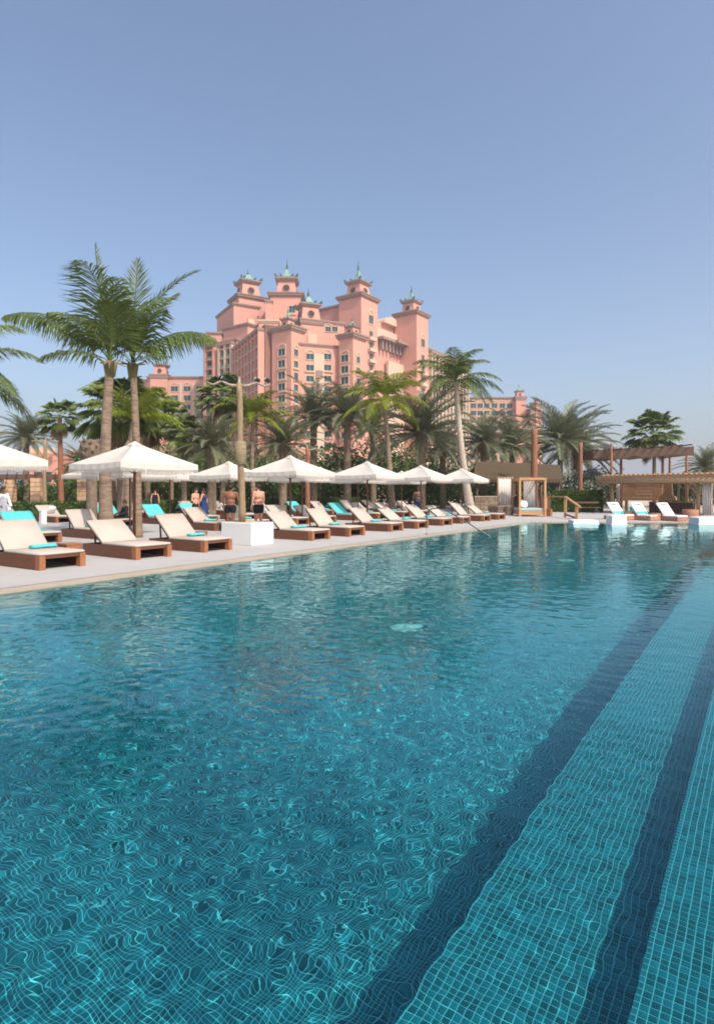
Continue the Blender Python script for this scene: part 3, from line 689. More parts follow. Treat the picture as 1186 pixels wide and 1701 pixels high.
def shrub(px, D, w_, ztop, m, label, seed, n=2600, size=.14, name='shrub'):
    base = gp(px, D); t = empty(name, base, 0, label, 'shrub' if name == 'shrub' else 'tree', 'shrubs of the grove')
    V, Fq = leafcloud(n, (w_, w_*.8, ztop*.62), seed, size); V[:, 2] += ztop*.06
    V[:, 2] *= ztop/max(V[:, 2].max(), .1)
    link('crown', npmesh('crown', V, Fq, m), t)
    rn_ = random.Random(seed); mb = MB()
    for k in range(4):
        a = k*1.7; mb.tube([(0, 0, 0), (math.cos(a)*w_*.15, math.sin(a)*w_*.15, ztop*.35), (math.cos(a)*w_*.4, math.sin(a)*w_*.35, ztop*.7)], [.08, .06, .02], 6)
    mb.build('trunk', 'twig', t, True); return t
SH = [(250, 38, 3.2, 4.6, 'bush_leaf_olive', 'olive shrub behind the big front umbrella'), (318, 39, 3.0, 4.4, 'bush_leaf', 'bright green shrub left of the lamp log'), (372, 46, 3.2, 4.6, 'bush_leaf_dark', 'dark shrub right behind the lamp log'),
      (440, 40, 2.6, 3.8, 'bush_leaf', 'green shrub between lamp log and nearest double umbrella'), (495, 50, 3.2, 4.6, 'bush_leaf_dark', 'dark shrub behind the second umbrella peak'), (548, 44, 2.8, 3.6, 'bush_leaf_silver', 'grey-green shrub under the date palms'),
      (596, 50, 3.4, 6.3, 'bush_leaf_dark', 'tall dark shrub left of the bright coconut trunk'), (668, 52, 3.6, 6.0, 'bush_leaf_dark', 'tall dark shrub right of the bright coconut trunk'), (690, 42, 2.4, 3.6, 'bush_leaf', 'mid green shrub behind the fourth umbrella'),
      (735, 60, 3.2, 4.4, 'bush_leaf_olive', 'olive shrub between the last umbrellas'), (160, 60, 3.2, 4.2, 'bush_leaf_dark', 'dark shrub behind the left coconut trunk'), (272, 56, 4.0, 6.6, 'bush_leaf_olive', 'large olive shrub below the left hotel wing'),
      (225, 60, 4.0, 6.6, 'bush_leaf', 'tall green shrub in front of the left hotel wing'), (400, 62, 4.2, 6.8, 'bush_leaf_olive', 'olive shrub high behind the lamp log'), (335, 60, 3.6, 6.4, 'bush_leaf', 'green shrub at the foot of the left hotel wing'),
      (460, 64, 4.0, 6.4, 'bush_leaf', 'green shrub below the shaded hotel wing'), (800, 62, 3.4, 4.2, 'bush_leaf_dark', 'dark shrub beyond the thatched roof'), (868, 60, 3.2, 4.6, 'bush_leaf_dark', 'dark shrub behind the red log post'),
      (905, 66, 3.6, 4.4, 'bush_leaf_silver', 'silvery shrub between the two big date palm trunks'), (985, 60, 3.4, 4.2, 'bush_leaf_silver', 'silvery shrub right of the tall log post'), (1015, 64, 2.8, 3.6, 'bush_leaf', 'green shrub left of the bar'),
      (60, 66, 3.4, 3.2, 'bush_leaf_dark', 'dark shrub inside the pergola'), (15, 62, 3.4, 3.0, 'bush_leaf_dark', 'dark shrub at the far left behind the pergola'), (108, 64, 3.0, 2.9, 'bush_leaf', 'green shrub between the pergola columns'),
      (1120, 64, 3.0, 3.4, 'bush_leaf', 'green shrub behind the bar counter'), (1165, 70, 3.0, 3.0, 'bush_leaf_olive', 'olive shrub at the right edge behind the bar'), (195, 75, 4.2, 5.2, 'bush_leaf_dark', 'dark shrub seen under the front umbrella'),
      (545, 70, 4.0, 6.0, 'bush_leaf_dark', 'dark shrub at the foot of the hotel centre'), (620, 74, 4.4, 7.6, 'bush_leaf_dark', 'deep dark shrub at the foot of the tall tower'), (760, 76, 4.0, 4.8, 'bush_leaf_dark', 'dark shrub at the foot of the right hotel wing')]
SH += [(650, 60, 4.0, 7.2, 'bush_leaf_dark', 'dark leafy shrub behind the bent coconut trunk'), (712, 58, 3.6, 6.0, 'bush_leaf', 'green shrub left of the leaning coconut trunk'), (780, 66, 3.6, 5.6, 'bush_leaf_olive', 'olive shrub right of the leaning coconut trunk'),
       (560, 60, 3.6, 6.6, 'bush_leaf_dark', 'dark shrub between the two centre date palms'), (508, 62, 3.6, 6.2, 'bush_leaf', 'green shrub behind the slim red log post'), (428, 58, 3.6, 6.2, 'bush_leaf_dark', 'dark shrub under the drooping coconut palm'), (300, 48, 3.2, 5.6, 'bush_leaf', 'bright shrub above the third-row umbrella'), (840, 72, 3.6, 5.0, 'bush_leaf_dark', 'dark shrub behind the daybed')]
for k, (px, D, w_, zt, m, lb_) in enumerate(SH):
    if D < 58: f_ = (58+D*.12)/D; D, w_, zt = D*f_, w_*f_, 1.6+(zt-1.6)*f_
    shrub(px, D, w_, zt, m, lb_, 400+k, 2600, .11+.0012*D)
# clipped hedges
def hedge(name, p0, p1, wd, h, label, seed, n):
    p0, p1 = Vector((*p0, 0)), Vector((*p1, 0)); d = p1-p0; L = d.length; ang = math.atan2(d.y, d.x)
    t = empty(name, p0, ang, label, 'hedge'); rg = np.random.default_rng(seed)
    MB().box(0, L, -wd/2+.12, wd/2-.12, 0, h-.12).build('core', 'bush_leaf_dark', t)
    q = rg.uniform(0, 1, (n, 3)); fc_ = rg.integers(0, 3, n); p = np.stack([q[:, 0]*L, (q[:, 1]-.5)*wd, q[:, 2]*h], 1)
    p[fc_ == 0, 2] = h+rg.normal(0, .035, (fc_ == 0).sum()); p[fc_ > 0, 1] = np.where(fc_[fc_ > 0] == 1, -wd/2, wd/2)+rg.normal(0, .04, (fc_ > 0).sum())
    a = rg.normal(0, 1, (n, 3)); a /= np.linalg.norm(a, axis=1)[:, None]; b = np.cross(a, rg.normal(0, 1, (n, 3))); b /= np.linalg.norm(b, axis=1)[:, None]; c = np.cross(a, b); s = .075
    link('foliage', npmesh('foliage', np.stack([p-b*s, p+c*s*.5, p+b*s, p-c*s*.5], 1).reshape(-1, 3), np.arange(n*4).reshape(-1, 4), 'bush_leaf'), t)
hedge('hedge', (4, 33.2), (52, 33.2), 1.1, .95, 'long low clipped hedge along the back of the sun deck', 1, 26000)

# ------------------------------------------------------------------ umbrellas
def make_umbrella(s=2.32, eave=2.28, peak=2.88, m='canvas', fm='fringe'):
    root = empty('umbrella'); h = s/2
    # four panels, hanging a little between the ribs
    N = 8; mb = MB()
    def sur(a, t):      # a: angle index along one side, t: 0 centre .. 1 eave
        return None
    for q in range(4):
        ca, sa = math.cos(q*math.pi/2), math.sin(q*math.pi/2); g = []
        for i in range(N+1):
            t = .12+.88*i/N; row = []
            for j in range(N+1):
                w_ = -1+2*j/N; x = h*t; y = h*t*w_
                z = peak-(peak-eave)*(t**.92)-.07*math.sin(math.pi*t)*(1-w_*w_)-.035*(1-w_*w_)*t
                row.append((x*ca-y*sa, x*sa+y*ca, z))
            g.append(row)
        mb.add([p for r_ in g for p in r_], [(i*(N+1)+j, (i+1)*(N+1)+j, (i+1)*(N+1)+j+1, i*(N+1)+j+1) for i in range(N) for j in range(N)])
    can = mb.build('canopy', m, root, True)
    v = MB(); fr = MB(); rn = random.Random(4)
    for q in range(4):
        ca, sa = math.cos(q*math.pi/2), math.sin(q*math.pi/2)
        def T(x, y, z): return (x*ca-y*sa, x*sa+y*ca, z)
        n = 24
        for j in range(n):
            y0, y1 = -h+s*j/n, -h+s*(j+1)/n
            def ez(y): w_ = y/h; return eave-.035*(1-w_*w_)
            o0, o1 = .012*math.sin(j*1.7), .012*math.sin(j*1.7+1.7)
            v.add([T(h+.004, y0, ez(y0)+.01), T(h+.004, y1, ez(y1)+.01), T(h+.012+o1, y1, ez(y1)-.13), T(h+.012+o0, y0, ez(y0)-.13)], [(0, 1, 2, 3)])
            for k in range(3):
                ya = y0+(y1-y0)*k/3; yb = ya+(y1-y0)/3*.72; z0 = ez(ya)-.128
                fr.add([T(h+.012, ya, z0), T(h+.012, yb, z0), T(h+.016, yb-.006, z0-.10*rn.uniform(.7, 1.15)), T(h+.016, ya+.006, z0-.10*rn.uniform(.7, 1.15))], [(0, 1, 2, 3)])
    va = v.build('valance', m, root, True); fr.build('fringe', fm, va, kind='stuff')
    cp = MB(); hc = h*.135
    cp.add([(hc*math.cos(R(45+90*k))*1.414, hc*math.sin(R(45+90*k))*1.414, peak-.10) for k in range(4)]+[(0, 0, peak+.04)], [(0, 1, 4), (1, 2, 4), (2, 3, 4), (3, 0, 4)])
    cp.build('vent_cap', m, root); MB().lathe([(.03, peak+.03), (.035, peak+.07), (.01, peak+.12)], 10).build('finial', 'teak', root, True)
    MB().tube([(0, 0, .05), (0, 0, peak-.02)], .035, 10).build('pole', 'teak', root, True)
    for k in range(4):
        a = R(45+90*k); c, s_ = math.cos(a), math.sin(a)
        MB().obox((0, 0, peak-.09), (c*h*1.40, s_*h*1.40, eave-.035), .03, .035).build('rib', 'teak', root)
        MB().obox((0, 0, eave-.25), (c*h*.7, s_*h*.7, eave+(peak-eave)*.42), .025, .03).build('strut', 'teak', root)
    MB().lathe([(.28, 0.004), (.28, .05), (.08, .07), (.05, .35)], 18).build('base', 'grey_metal', root, True)
    return root
UMB = make_umbrella()
FAR = make_umbrella(2.6, 2.2, 2.75)
YEL = make_umbrella(2.4, 2.0, 2.6, 'yellow_canvas', 'yellow_canvas')
used = set()
def place(proto, loc, rz=0, label=None, cat=None, group=None, s=1.):
    if id(proto) in used: o = clone(proto)
    else: o = proto; used.add(id(proto))
    o.location = loc; o.rotation_euler = (0, 0, rz); o.scale = (s, s, s)
    return tag(o, label, cat, group)
UV = 14.2
for k, (u, v_, lb_, s_) in enumerate([(6.0, UV, 'white fringed umbrella cut off by the left edge', 1.), (10.2, UV, 'large white fringed umbrella under the two tall coconut palms', 1.02), (16.7, UV, 'white fringed umbrella over the loungers right of the lamp log planter', 1.),
                                  (21.8, UV, 'white fringed umbrella behind the pool handrail, third from the lamp log', 1.), (26.7, UV, 'white fringed umbrella, second last of the pool-side row', 1.), (31.6, UV, 'white fringed umbrella at the far end of the pool-side row', 1.),
                                  (18.5, 19.2, 'white umbrella behind the lamp log, over the bathers', 1.), (23.5, 19.2, 'white umbrella in the second row behind the nearest right-hand umbrella', 1.), (28.5, 19.2, 'white umbrella in the second row, mostly hidden by the third', 1.), (33.5, 19.2, 'white umbrella in the second row peeking between the last two', 1.),
                                  (13.6, 19.2, 'white umbrella directly behind the large front umbrella', 1.)]):
    place(UMB, (u, v_, 0), R([1, -2, 2, 0, -1, 1, 3, -2, 0, 2, 1][k]), lb_, 'umbrella', 'white fringed umbrellas', s_)
for px, D, lb_ in ((283, 33, 'white umbrella in the third row right of the large front one'), (262, 55, 'small distant white umbrella under the large front one'), (356, 58, 'small distant white umbrella above the bathers'), (566, 52, 'distant low white umbrella behind the hedge at the centre'), (185, 50, 'distant white umbrella behind the left coconut trunk'), (465, 48, 'distant white umbrella left of the centre umbrellas'), (606, 60, 'distant white umbrella seen under the centre umbrellas'), (312, 42, 'white umbrella just left of the bathers, third row'), (238, 46, 'white umbrella right of the slim coconut trunk, far row'), (160, 43, 'white umbrella left of the left coconut trunk, far row'), (532, 46, 'white umbrella behind the slim red log post'), (642, 52, 'white umbrella far behind the bent coconut trunk'), (692, 56, 'white umbrella far behind the handrail'), (432, 55, 'white umbrella far behind the stout bather')):
    place(FAR, gp(px, D), R(px % 40), lb_, 'umbrella', 'distant white umbrellas', 1.1 if px in (283,) else 1.25)
for px, D, lb_ in ((718, 75, 'yellow umbrella far behind the last white umbrellas'), (843, 70, 'yellow umbrella behind the stone wall by the daybed'), (888, 72, 'yellow umbrella seen through the daybed frame'), (999, 78, 'yellow umbrella left of the bar'), (1132, 72, 'yellow umbrella seen through the open bar')):
    place(YEL, gp(px, D), R(px % 50), lb_, 'umbrella', 'yellow umbrellas', 1.25)

# ------------------------------------------------------------------ loungers (local: foot at x = 0 facing -x ... head at x = 2.2)
def make_lounger(cm='cushion', drape=None, ang=41):
    root = empty('sun_lounger'); W, Lg = .50, 2.2
    for s in (-1, 1):
        p = MB().box(.16, Lg, *sorted((s*W, s*(W-.07))), .012, .285, .006).build('side_panel', 'teak', root)
        MB().box(0, .157, *sorted((s*(W+.003), s*(W-.12))), 0, .288, .006).build('foot_post', 'teak_light', root)  # lighter teak paints the sunlight falling on the foot end
    MB().box(.04, .10, -W+.125, W-.125, .222, .286).build('foot_rail', 'teak', root); MB().box(Lg-.05, Lg-.002, -W+.073, W-.073, .03, .28).build('head_rail', 'teak', root)
    for k in range(9):
        x = .12+k*.155; MB().box(x, x+.125, -W+.075, W-.075, .24, .275).build('slat', 'teak', root)
    c = MB(); rs = []
    def pad(x0, x1, y, z0, z1, name, par, m):
        mb = MB(); prof = [(x0+.03, z0), (x0, z0+.02), (x0, z1-.03), (x0+.03, z1), ((x0+x1)/2, z1+.008), (x1-.02, z1), (x1, z1-.02), (x1-.01, z0)]
        r_ = []
        for yy, sh in ((-y, .022), (-y+.02, 0), (0, -.004), (y-.02, 0), (y, .022)):
            r_.append([(px_, yy, pz_-(sh if pz_ > (z0+z1)/2 else -sh*.4)) for px_, pz_ in prof])
        mb.rings(r_); return mb.build(name, m, par, True)
    pad(.015, 1.40, W-.005, .291, .350, 'seat_cushion', root, cm)
    hinge = Vector((1.40, 0, .28)); an = R(ang)
    b = MB().box(0, .86, -W+.02, W-.02, 0, .035).build('backrest', 'teak', root); b.location = hinge; b.rotation_euler = (0, -an, 0)
    p = pad(.0, .88, W-.01, .038, .098, 'back_cushion', b, cm)
    for s in (-1, 1): MB().obox((1.86, s*.36, .10), (1.92, s*.36, .25+.52*math.tan(R(ang))+.02), .035, .035).build('backrest_strut', 'teak', root)
    if drape:
        mb = MB(); g = []
        path = [(-.03, .05), (.0, .112), (.25, .119), (.5, .121), (.78, .117), (.89, .112), (.912, .06), (.91, -.25)]
        for i, (x, z) in enumerate(path):
            g.append([(x, (j/10-.5)*(W*2-.04+.02*math.sin(i*2.1)), z+.004*math.sin(j*2.3+i)) for j in range(11)])
        n = 11; mb.add([q for r_ in g for q in r_], [(i*n+j, i*n+j+1, (i+1)*n+j+1, (i+1)*n+j) for i in range(len(path)-1) for j in range(10)])
        tw = mb.build('back_towel', 'towel', b, True); sd = tw.modifiers.new('thick', 'SOLIDIFY'); sd.thickness = .012; sd.offset = 1
        mb = MB(); g = []
        for i in range(9):
            x = 1.40-.9*i/8; g.append([(x, (j/10-.5)*(W*2-.06), .371+.006*math.sin(j*1.9+i*1.1)) for j in range(11)])
        mb.add([q for r_ in g for q in r_], [(i*n+j, i*n+j+1, (i+1)*n+j+1, (i+1)*n+j) for i in range(8) for j in range(10)])
        tw = mb.build('seat_towel', 'towel', root, True); sd = tw.modifiers.new('thick', 'SOLIDIFY'); sd.thickness = .012; sd.offset = 1
    return root
LNG = [make_lounger(ang=a) for a in (41, 36, 45)]; LNT = make_lounger(drape=True)
vary = [0]
def lng(): vary[0] += 1; return LNG[(vary[0]*7+vary[0]//3) % 3]
def towel_roll():
    mb = MB(); prof = []
    for k in range(16):
        a = 2*math.pi*k/16; prof.append((.105*math.cos(a)*(1.05), .045+.045*math.sin(a)))
    mb.rings([[(x*(.9 if abs(y) > .26 else 1), y, z*(.92 if abs(y) > .26 else 1)+.004*math.sin(y*30)) for x, z in prof] for y in (-.28, -.25, -.1, .05, .2, .25, .28)])
    o = mb.build('folded_towel', 'towel', None, True); return o
TWL = towel_roll()
hd = R(90)                                   # loungers point their feet to the pool (-Y)
row1 = [(5.05, 'at the left edge, cut off by the frame'), (6.95, 'second from the left edge in the pool-side row'), (9.20, 'bare, left one of the pair under the large umbrella'), (11.25, 'right one of the pair, left of the white planter'), (15.75, 'next right of the white planter'), (17.85, 'second right of the white planter'),
        (20.9, 'directly left of the pool handrail'), (23.1, 'just behind the pool handrail'), (25.75, 'second beyond the pool handrail'), (27.9, 'third beyond the pool handrail'), (30.6, 'second last of the pool-side row'), (32.8, 'last of the pool-side row')]
for k, (u, lb_) in enumerate(row1):
    v_ = 12.05+(.0 if k < 6 else .12)+(.10 if u > 25 else 0)
    rz = hd+R([0, 1.2, -1, 1.5, .5, -1, 1, 0, -1.4, 1, .4, -.8][k])
    place(lng(), (u, v_, 0), rz, 'cream-cushioned teak lounger, '+lb_, 'sun lounger', 'sun loungers')
    if k not in (2, 10):
        place(TWL, (u+(.12 if k % 2 else .02), v_+[.95, 1.0, .9, 1.02, 1.0, 1.1, 1.02, .9, 1.0, 1.0, .9, 1.0][k], .357), hd+R(8 if k % 2 else -6), 'folded turquoise towel on the lounger '+lb_, 'towel', 'folded turquoise towels')
row2 = [(10.0, 18.3, 1, 'behind the left-hand pair, turquoise towel over its back'), (12.2, 18.3, 0, 'in the second row behind the large umbrella'), (17.4, 18.2, 0, 'in the second row just left of the lamp log'), (19.5, 18.2, 0, 'in the second row just right of the lamp log'),
        (22.5, 18.3, 0, 'in the second row, first behind the right-hand pair'), (24.7, 18.3, 0, 'in the second row, second behind the right-hand pair'), (27.6, 18.3, 1, 'in the second row beyond the centre, turquoise towel over its back'), (29.8, 18.3, 0, 'in the second row near the thick shaded trunk'), (32.8, 18.4, 0, 'in the second row behind the handrail'), (35.2, 18.4, 0, 'at the far end of the second row')]
row3 = [(19.2, 23.6, 1, 'in the third row left of the wooden cube, turquoise towel over its back'), (21.5, 23.6, 1, 'in the third row beside the blue-clad bather, turquoise towel over its back'), (24.6, 23.6, 0, 'in the third row behind the lamp log'), (26.9, 23.6, 0, 'in the third row right of the stout bather'), (30.2, 23.6, 1, 'in the third row by the centre umbrellas, turquoise towel over its back'), (32.6, 23.6, 0, 'in the third row at the centre'), (36.0, 23.6, 0, 'in the third row near the person in blue trousers'), (39.0, 23.6, 0, 'at the far end of the third row'), (16.9, 24.0, 1, 'under the person in black, turquoise towel over its back')]
back = [(12.6, 29.6), (15.0, 29.7), (17.2, 29.6), (20.2, 29.7), (22.6, 29.6), (26.5, 29.7), (29.0, 29.6)]
for u, v_, tw, lb_ in row2+row3:
    place(LNT if tw else lng(), (u, v_, 0), hd+R((u*37) % 5-2.5), 'teak lounger '+lb_, 'sun lounger', 'sun loungers')
    if not tw: place(TWL, (u+.05, v_+1.0, .357), hd, 'folded turquoise towel on the lounger '+lb_, 'towel', 'folded turquoise towels')
bl = ['first from the left along the hedge', 'second from the left along the hedge', 'third from the left along the hedge', 'by the hedge, just left of the coconut trunks', 'by the hedge, just right of the coconut trunks', 'by the hedge behind the bathers', 'last one by the hedge']
for k, (u, v_) in enumerate(back):
    place(lng(), (u, v_, 0), hd, 'cream-cushioned teak lounger, '+bl[k], 'sun lounger', 'sun loungers')
    mb = MB(); rs = []
    for z_, sc_ in ((-.09, .3), (-.06, .85), (0, 1), (.06, .85), (.09, .3)):
        rs.append([(.24*sc_*math.copysign(abs(math.cos(a))**.6, math.cos(a)), .24*sc_*math.copysign(abs(math.sin(a))**.6, math.sin(a)), z_) for a in (2*math.pi*q/16 for q in range(16))])
    mb.rings(rs); o = mb.build('pillow', 'white_cloth', None, True); o.location = (u, v_+1.36, .62); o.rotation_euler = (R(-50), 0, .1*k)
    tag(o, 'white square pillow on the lounger '+bl[k], 'pillow', 'white pillows')
# planter with lamp log
pl = empty('planter_box', (13.35, 13.05, 0), 0, 'square white planter box at the pool edge', 'planter')
MB().box(-.48, .48, -.62, .62, 0, .66, .012).build('box', 'white_plaster', pl); MB().box(-.42, .42, -.56, .56, .655, .668).build('soil', 'sand', pl)
def lamp_log(base, top, r, m, label, lean=(0, 0), arms=True, wrap=None, cat='lamp post', seed=1, z0=0.):
    t = empty('lamp_log', (base[0], base[1], z0), 0, label, cat, 'log lamp posts'); rn = random.Random(seed); H = top-z0
    pts = [Vector((lean[0]*s+.02*math.sin(s*9), lean[1]*s, H*s)) for s in (i/12 for i in range(13))]
    MB().tube(pts, [r*(1.05-.22*i/12)*(1+.06*math.sin(i*2.2)) for i in range(13)], 12).build('log', m, t, True)
    if wrap:
        zc, hw = wrap; q = Vector((lean[0], lean[1], 0))*(zc/H); MB().lathe([(r*1.2, zc-hw), (r*1.62, zc-hw*.93), (r*1.68, zc), (r*1.62, zc+hw*.93), (r*1.1, zc+hw)], 16, tuple(q)).build('rope_wrap', 'rope', t, True)
    if arms:
        for a, L_, up in ((10, .95, .10), (185, .95, .12), (100, .45, .25)):
            d = Vector((math.cos(camdir(a)), math.sin(camdir(a)), 0)); p = Vector((lean[0], lean[1], H-.08))
            MB().tube([p, p+d*L_*.3+Vector((0, 0, up*.2)), p+d*L_*.55+Vector((0, 0, up*1.2)), p+d*L_*.8+Vector((0, 0, up*.2)), p+d*L_+Vector((0, 0, -.02+up))], [.05, .045, .04, .035, .02], 7).build('branch_arm', 'driftwood', t, True)
        for a, L_ in ((10, .55), (10, .85), (185, .45)):
            d = Vector((math.cos(camdir(a)), math.sin(camdir(a)), 0)); p = Vector((lean[0], lean[1], H+.12))+d*L_
            h_ = MB().lathe([(.05, -.12), (.085, -.08), (.09, .06), (.10, .10), (.07, .11)], 12).build('floodlight', 'dark_metal', t, True); h_.location = p; h_.scale = (.75, .75, .75); h_.rotation_euler = (R(60), 0, camdir(-60))
            MB().lathe([(.075, .111), (.06, .118)], 12).build('lens', 'lamp_glass', h_, True)
    return t
lamp_log((13.22, 13.15), zat(636, 18.2), .105, 'log_pale', 'pale log with branch arms and floodlights standing in the white planter', (-.08, .05), True, (zat(752, 18.2)-.66, .36), seed=2, z0=.66)
q = gp(887, 44); lamp_log(q, zat(712, 44), .26, 'log_red', 'thick red log post with lamps behind the daybed', (.0, 0), True, seed=3)
q = gp(963, 50); lamp_log(q, zat(735, 50), .2, 'log_red', 'bare red log post standing in the hedge', (.12, 0), False, seed=4)
q = gp(511, 36); lamp_log(q, zat(745, 36), .15, 'log_red', 'slim red log post behind the umbrellas', (0, 0), True, seed=5)
q = gp(75, 44); lamp_log(q, zat(732, 44), .13, 'log_pale', 'pale log post with lamp arms in front of the pergola', (0, 0), True, seed=6)
# wooden cube tables
def cube_table(loc, s, label, rz=0):
    t = empty('cube_table', loc, rz, label, 'side table', 'wooden side tables')
    MB().box(-s/2, s/2, -s/2, s/2, s-.04, s, .004).build('top', 'teak_light', t)
    for k in range(4):
        a = k*math.pi/2; o = MB().box(-s/2+.03, s/2-.03, -s/2+.01, -s/2+.035, 0, s-.043).build('panel', 'teak_light', t); o.rotation_euler = (0, 0, a)
    return t
cube_table(gp(321, 26.4), .58, 'orange wooden cube table beside the lounger towel'); cube_table((7.85, 13.35, 0), .40, 'small orange wooden table between the two nearest loungers'); cube_table(gp(185, 30), .5, 'wooden cube table by the left coconut trunk')
cube_table(gp(334, 19.2), .32, 'tiny wooden table behind the folded towel by the planter'); cube_table(gp(147, 31.5), .55, 'wooden cube table in front of the hedge')
t = empty('bollard', gp(72, 29.5), 0, 'thin white post among the loungers by the hedge', 'post'); MB().box(-.12, .12, -.12, .12, 0, .62, .01).build('post', 'white_plaster', t); MB().box(-.14, .14, -.14, .14, .622, .66, .008).build('cap', 'white_plaster', t)
# pool handrail
t = empty('pool_handrail', (20.1, 10.45, 0), 0, 'curved steel handrail running down into the pool', 'handrail')
MB().tube([(0, 0, 0), (0, 0, .70), (.01, -.06, .86), (.03, -.2, .95), (.06, -.42, .97), (.12, -.8, .86), (.3, -1.5, .46), (.52, -2.35, -.08), (.62, -2.75, -.35)], .024, 10).build('rail', 'grey_metal', t, True)
MB().lathe([(.06, 0.002), (.06, .015), (.03, .02)], 12).build('flange', 'grey_metal', t, True)

# ------------------------------------------------------------------ pergola with stone columns, far left
def pergola():
    base = gp(90, 55); t = empty('stone_pergola', base, 0, 'dark timber pergola on stacked stone columns behind the hedge', 'pergola')
    zt = 2.75
    for k, (px, D) in enumerate(((63, 52), (140, 53), (18, 60), (123, 61), (-20, 52), (195, 56))):
        p = gp(px, D)-base; rn = random.Random(k); r_ = .40; c = MB().box(-r_+.03, r_-.03, -r_+.03, r_-.03, 0, zt).build('core', 'mortar', t); c.location = p; c.rotation_euler = (0, 0, TH)
        n = 7
        for i in range(n):
            z0, z1 = zt*i/n+.015, zt*(i+1)/n-.02
            for s_ in ((-1, 1) if i % 2 else (0,)):
                for side in range(4):
                    if s_ == 0: x0, x1 = -r_, r_
                    else: x0, x1 = (-r_, -.02) if s_ < 0 else (.02, r_)
                    j = .012*rn.uniform(-1, 1)
                    o = MB().box(x0, x1, -r_-.012+j, -r_+.05, z0, z1, .012).build('stone', 'stone_block', c); o.rotation_euler = (0, 0, side*math.pi/2)
    for px0, px1, D, z in ((-40, 210, 52, zt), (-40, 215, 60, zt)):
        a, b = gp(px0, D)-base, gp(px1, D)-base; MB().obox((a.x, a.y, z+.16), (b.x, b.y, z+.16), .25, .3).build('beam', 'dark_timber', t)
    for k in range(16):
        px = -35+k*16; a, b = gp(px, 51.3)-base, gp(px, 61)-base; MB().obox((a.x, a.y, zt+.40), (b.x, b.y, zt+.40), .10, .17).build('rafter', 'dark_timber', t)
pergola()

# ------------------------------------------------------------------ far end: stone wall, thatch, daybed, railing, bar
def stone_wall(name, pA, pB, h, th, label, rows, seed):
    pA, pB = Vector(pA), Vector(pB); d = pB-pA; L = d.length; t = empty(name, pA, math.atan2(d.y, d.x), label, 'wall'); rn = random.Random(seed)
    MB().box(0, L, 0, th, 0, h-.06).build('core', 'mortar', t)
    for i in range(rows):
        z0, z1 = (h-.06)*i/rows+.012, (h-.06)*(i+1)/rows-.012; x = 0
        while x < L-.1:
            w_ = min(rn.uniform(.3, .6), L-x); o = MB().box(x+.012, x+w_-.012, -.03-rn.uniform(0, .02), .05, z0, z1, .012).build('stone', 'stone_wall', t); x += w_
    MB().box(-.04, L+.04, -.06, th+.04, h-.055, h).build('capstone', 'coping', t)
stone_wall('stone_wall', gp(788, 43), gp(852, 44), 1.25, .4, 'low brown stone wall beside the curtained daybed', 4, 1)
stone_wall('stone_plinth', gp(826, 40.2), gp(852, 40.6), .62, 1.2, 'stone plinth under the pale curtain left of the daybed', 3, 2)
# curtain on a frame over the plinth
def curtain(parent, p0, p1, z0, z1, name='curtain', m='curtain', waves=9, off=None):
    p0, p1 = Vector((p0[0], p0[1], 0)), Vector((p1[0], p1[1], 0)); d = p1-p0; n_ = Vector((-d.y, d.x, 0)).normalized(); mb = MB(); N = waves*6; v = []
    for z in (z0, (z0+z1)/2, z1):
        for i in range(N+1):
            s = i/N; a = .05*math.sin(s*waves*2*math.pi)*(1.2 if z == z0 else .8)+.015*math.sin(s*17+z*3); p = p0+d*s+n_*a; v.append((p.x, p.y, z))
    mb.add(v, [(r_*(N+1)+i, r_*(N+1)+i+1, (r_+1)*(N+1)+i+1, (r_+1)*(N+1)+i) for r_ in range(2) for i in range(N)])
    o = mb.build(name, m, parent, True, off=off); sd = o.modifiers.new('thick', 'SOLIDIFY'); sd.thickness = .008; return o
cab = gp(840, 40.6); t = empty('curtain_screen', cab, 0, 'pale gathered curtain screen on the stone plinth left of the daybed', 'curtain')
a, b = gp(827, 40.5)-cab, gp(851, 40.9)-cab; curtain(t, a, b, .65, 2.48, waves=6)
for q in (a, b): MB().tube([(q.x, q.y, .63), (q.x, q.y, 2.55)], .05, 8).build('post', 'log', t, True)
MB().tube([(a.x, a.y, 2.52), (b.x, b.y, 2.52)], .04, 8).build('curtain_rail', 'log', t, True)
# thatched roof
ths = gp(856, 47); t = empty('thatched_shelter', ths, 0, 'low shelter with brown thatched roof behind the daybed', 'shelter')
a, b = gp(786, 45)-ths, gp(934, 46.5)-ths; fwv = Vector((FW[0], FW[1], 0)); rg = (gp(790, 48.5)-ths, gp(930, 49.5)-ths)
def tri(m, p, q, r_, s_): m.add([p, q, r_, s_], [(0, 1, 2, 3)])
ez, rz_ = zat(795, 45), zat(766, 48.5); mb = MB()
A0, B0, A1_, B1_ = a+Vector((0, 0, ez)), b+Vector((0, 0, ez)), rg[0]+Vector((0, 0, rz_)), rg[1]+Vector((0, 0, rz_-.25)); A2, B2_ = rg[0]+fwv*3.5+Vector((0, 0, ez)), rg[1]+fwv*3.5+Vector((0, 0, ez))
dn = Vector((0, 0, -.28)); mb.add([A0, B0, B1_, A1_, A2, B2_, A0+dn, B0+dn, B1_+dn, A1_+dn, A2+dn, B2_+dn], [(0, 1, 2, 3), (3, 2, 5, 4), (7, 6, 9, 8), (8, 9, 10, 11), (0, 6, 7, 1), (4, 5, 11, 10), (0, 3, 9, 6), (3, 4, 10, 9), (1, 7, 8, 2), (2, 8, 11, 5)])
mb.build('thatch_roof', 'thatch', t)
rn = random.Random(3); mb = MB()
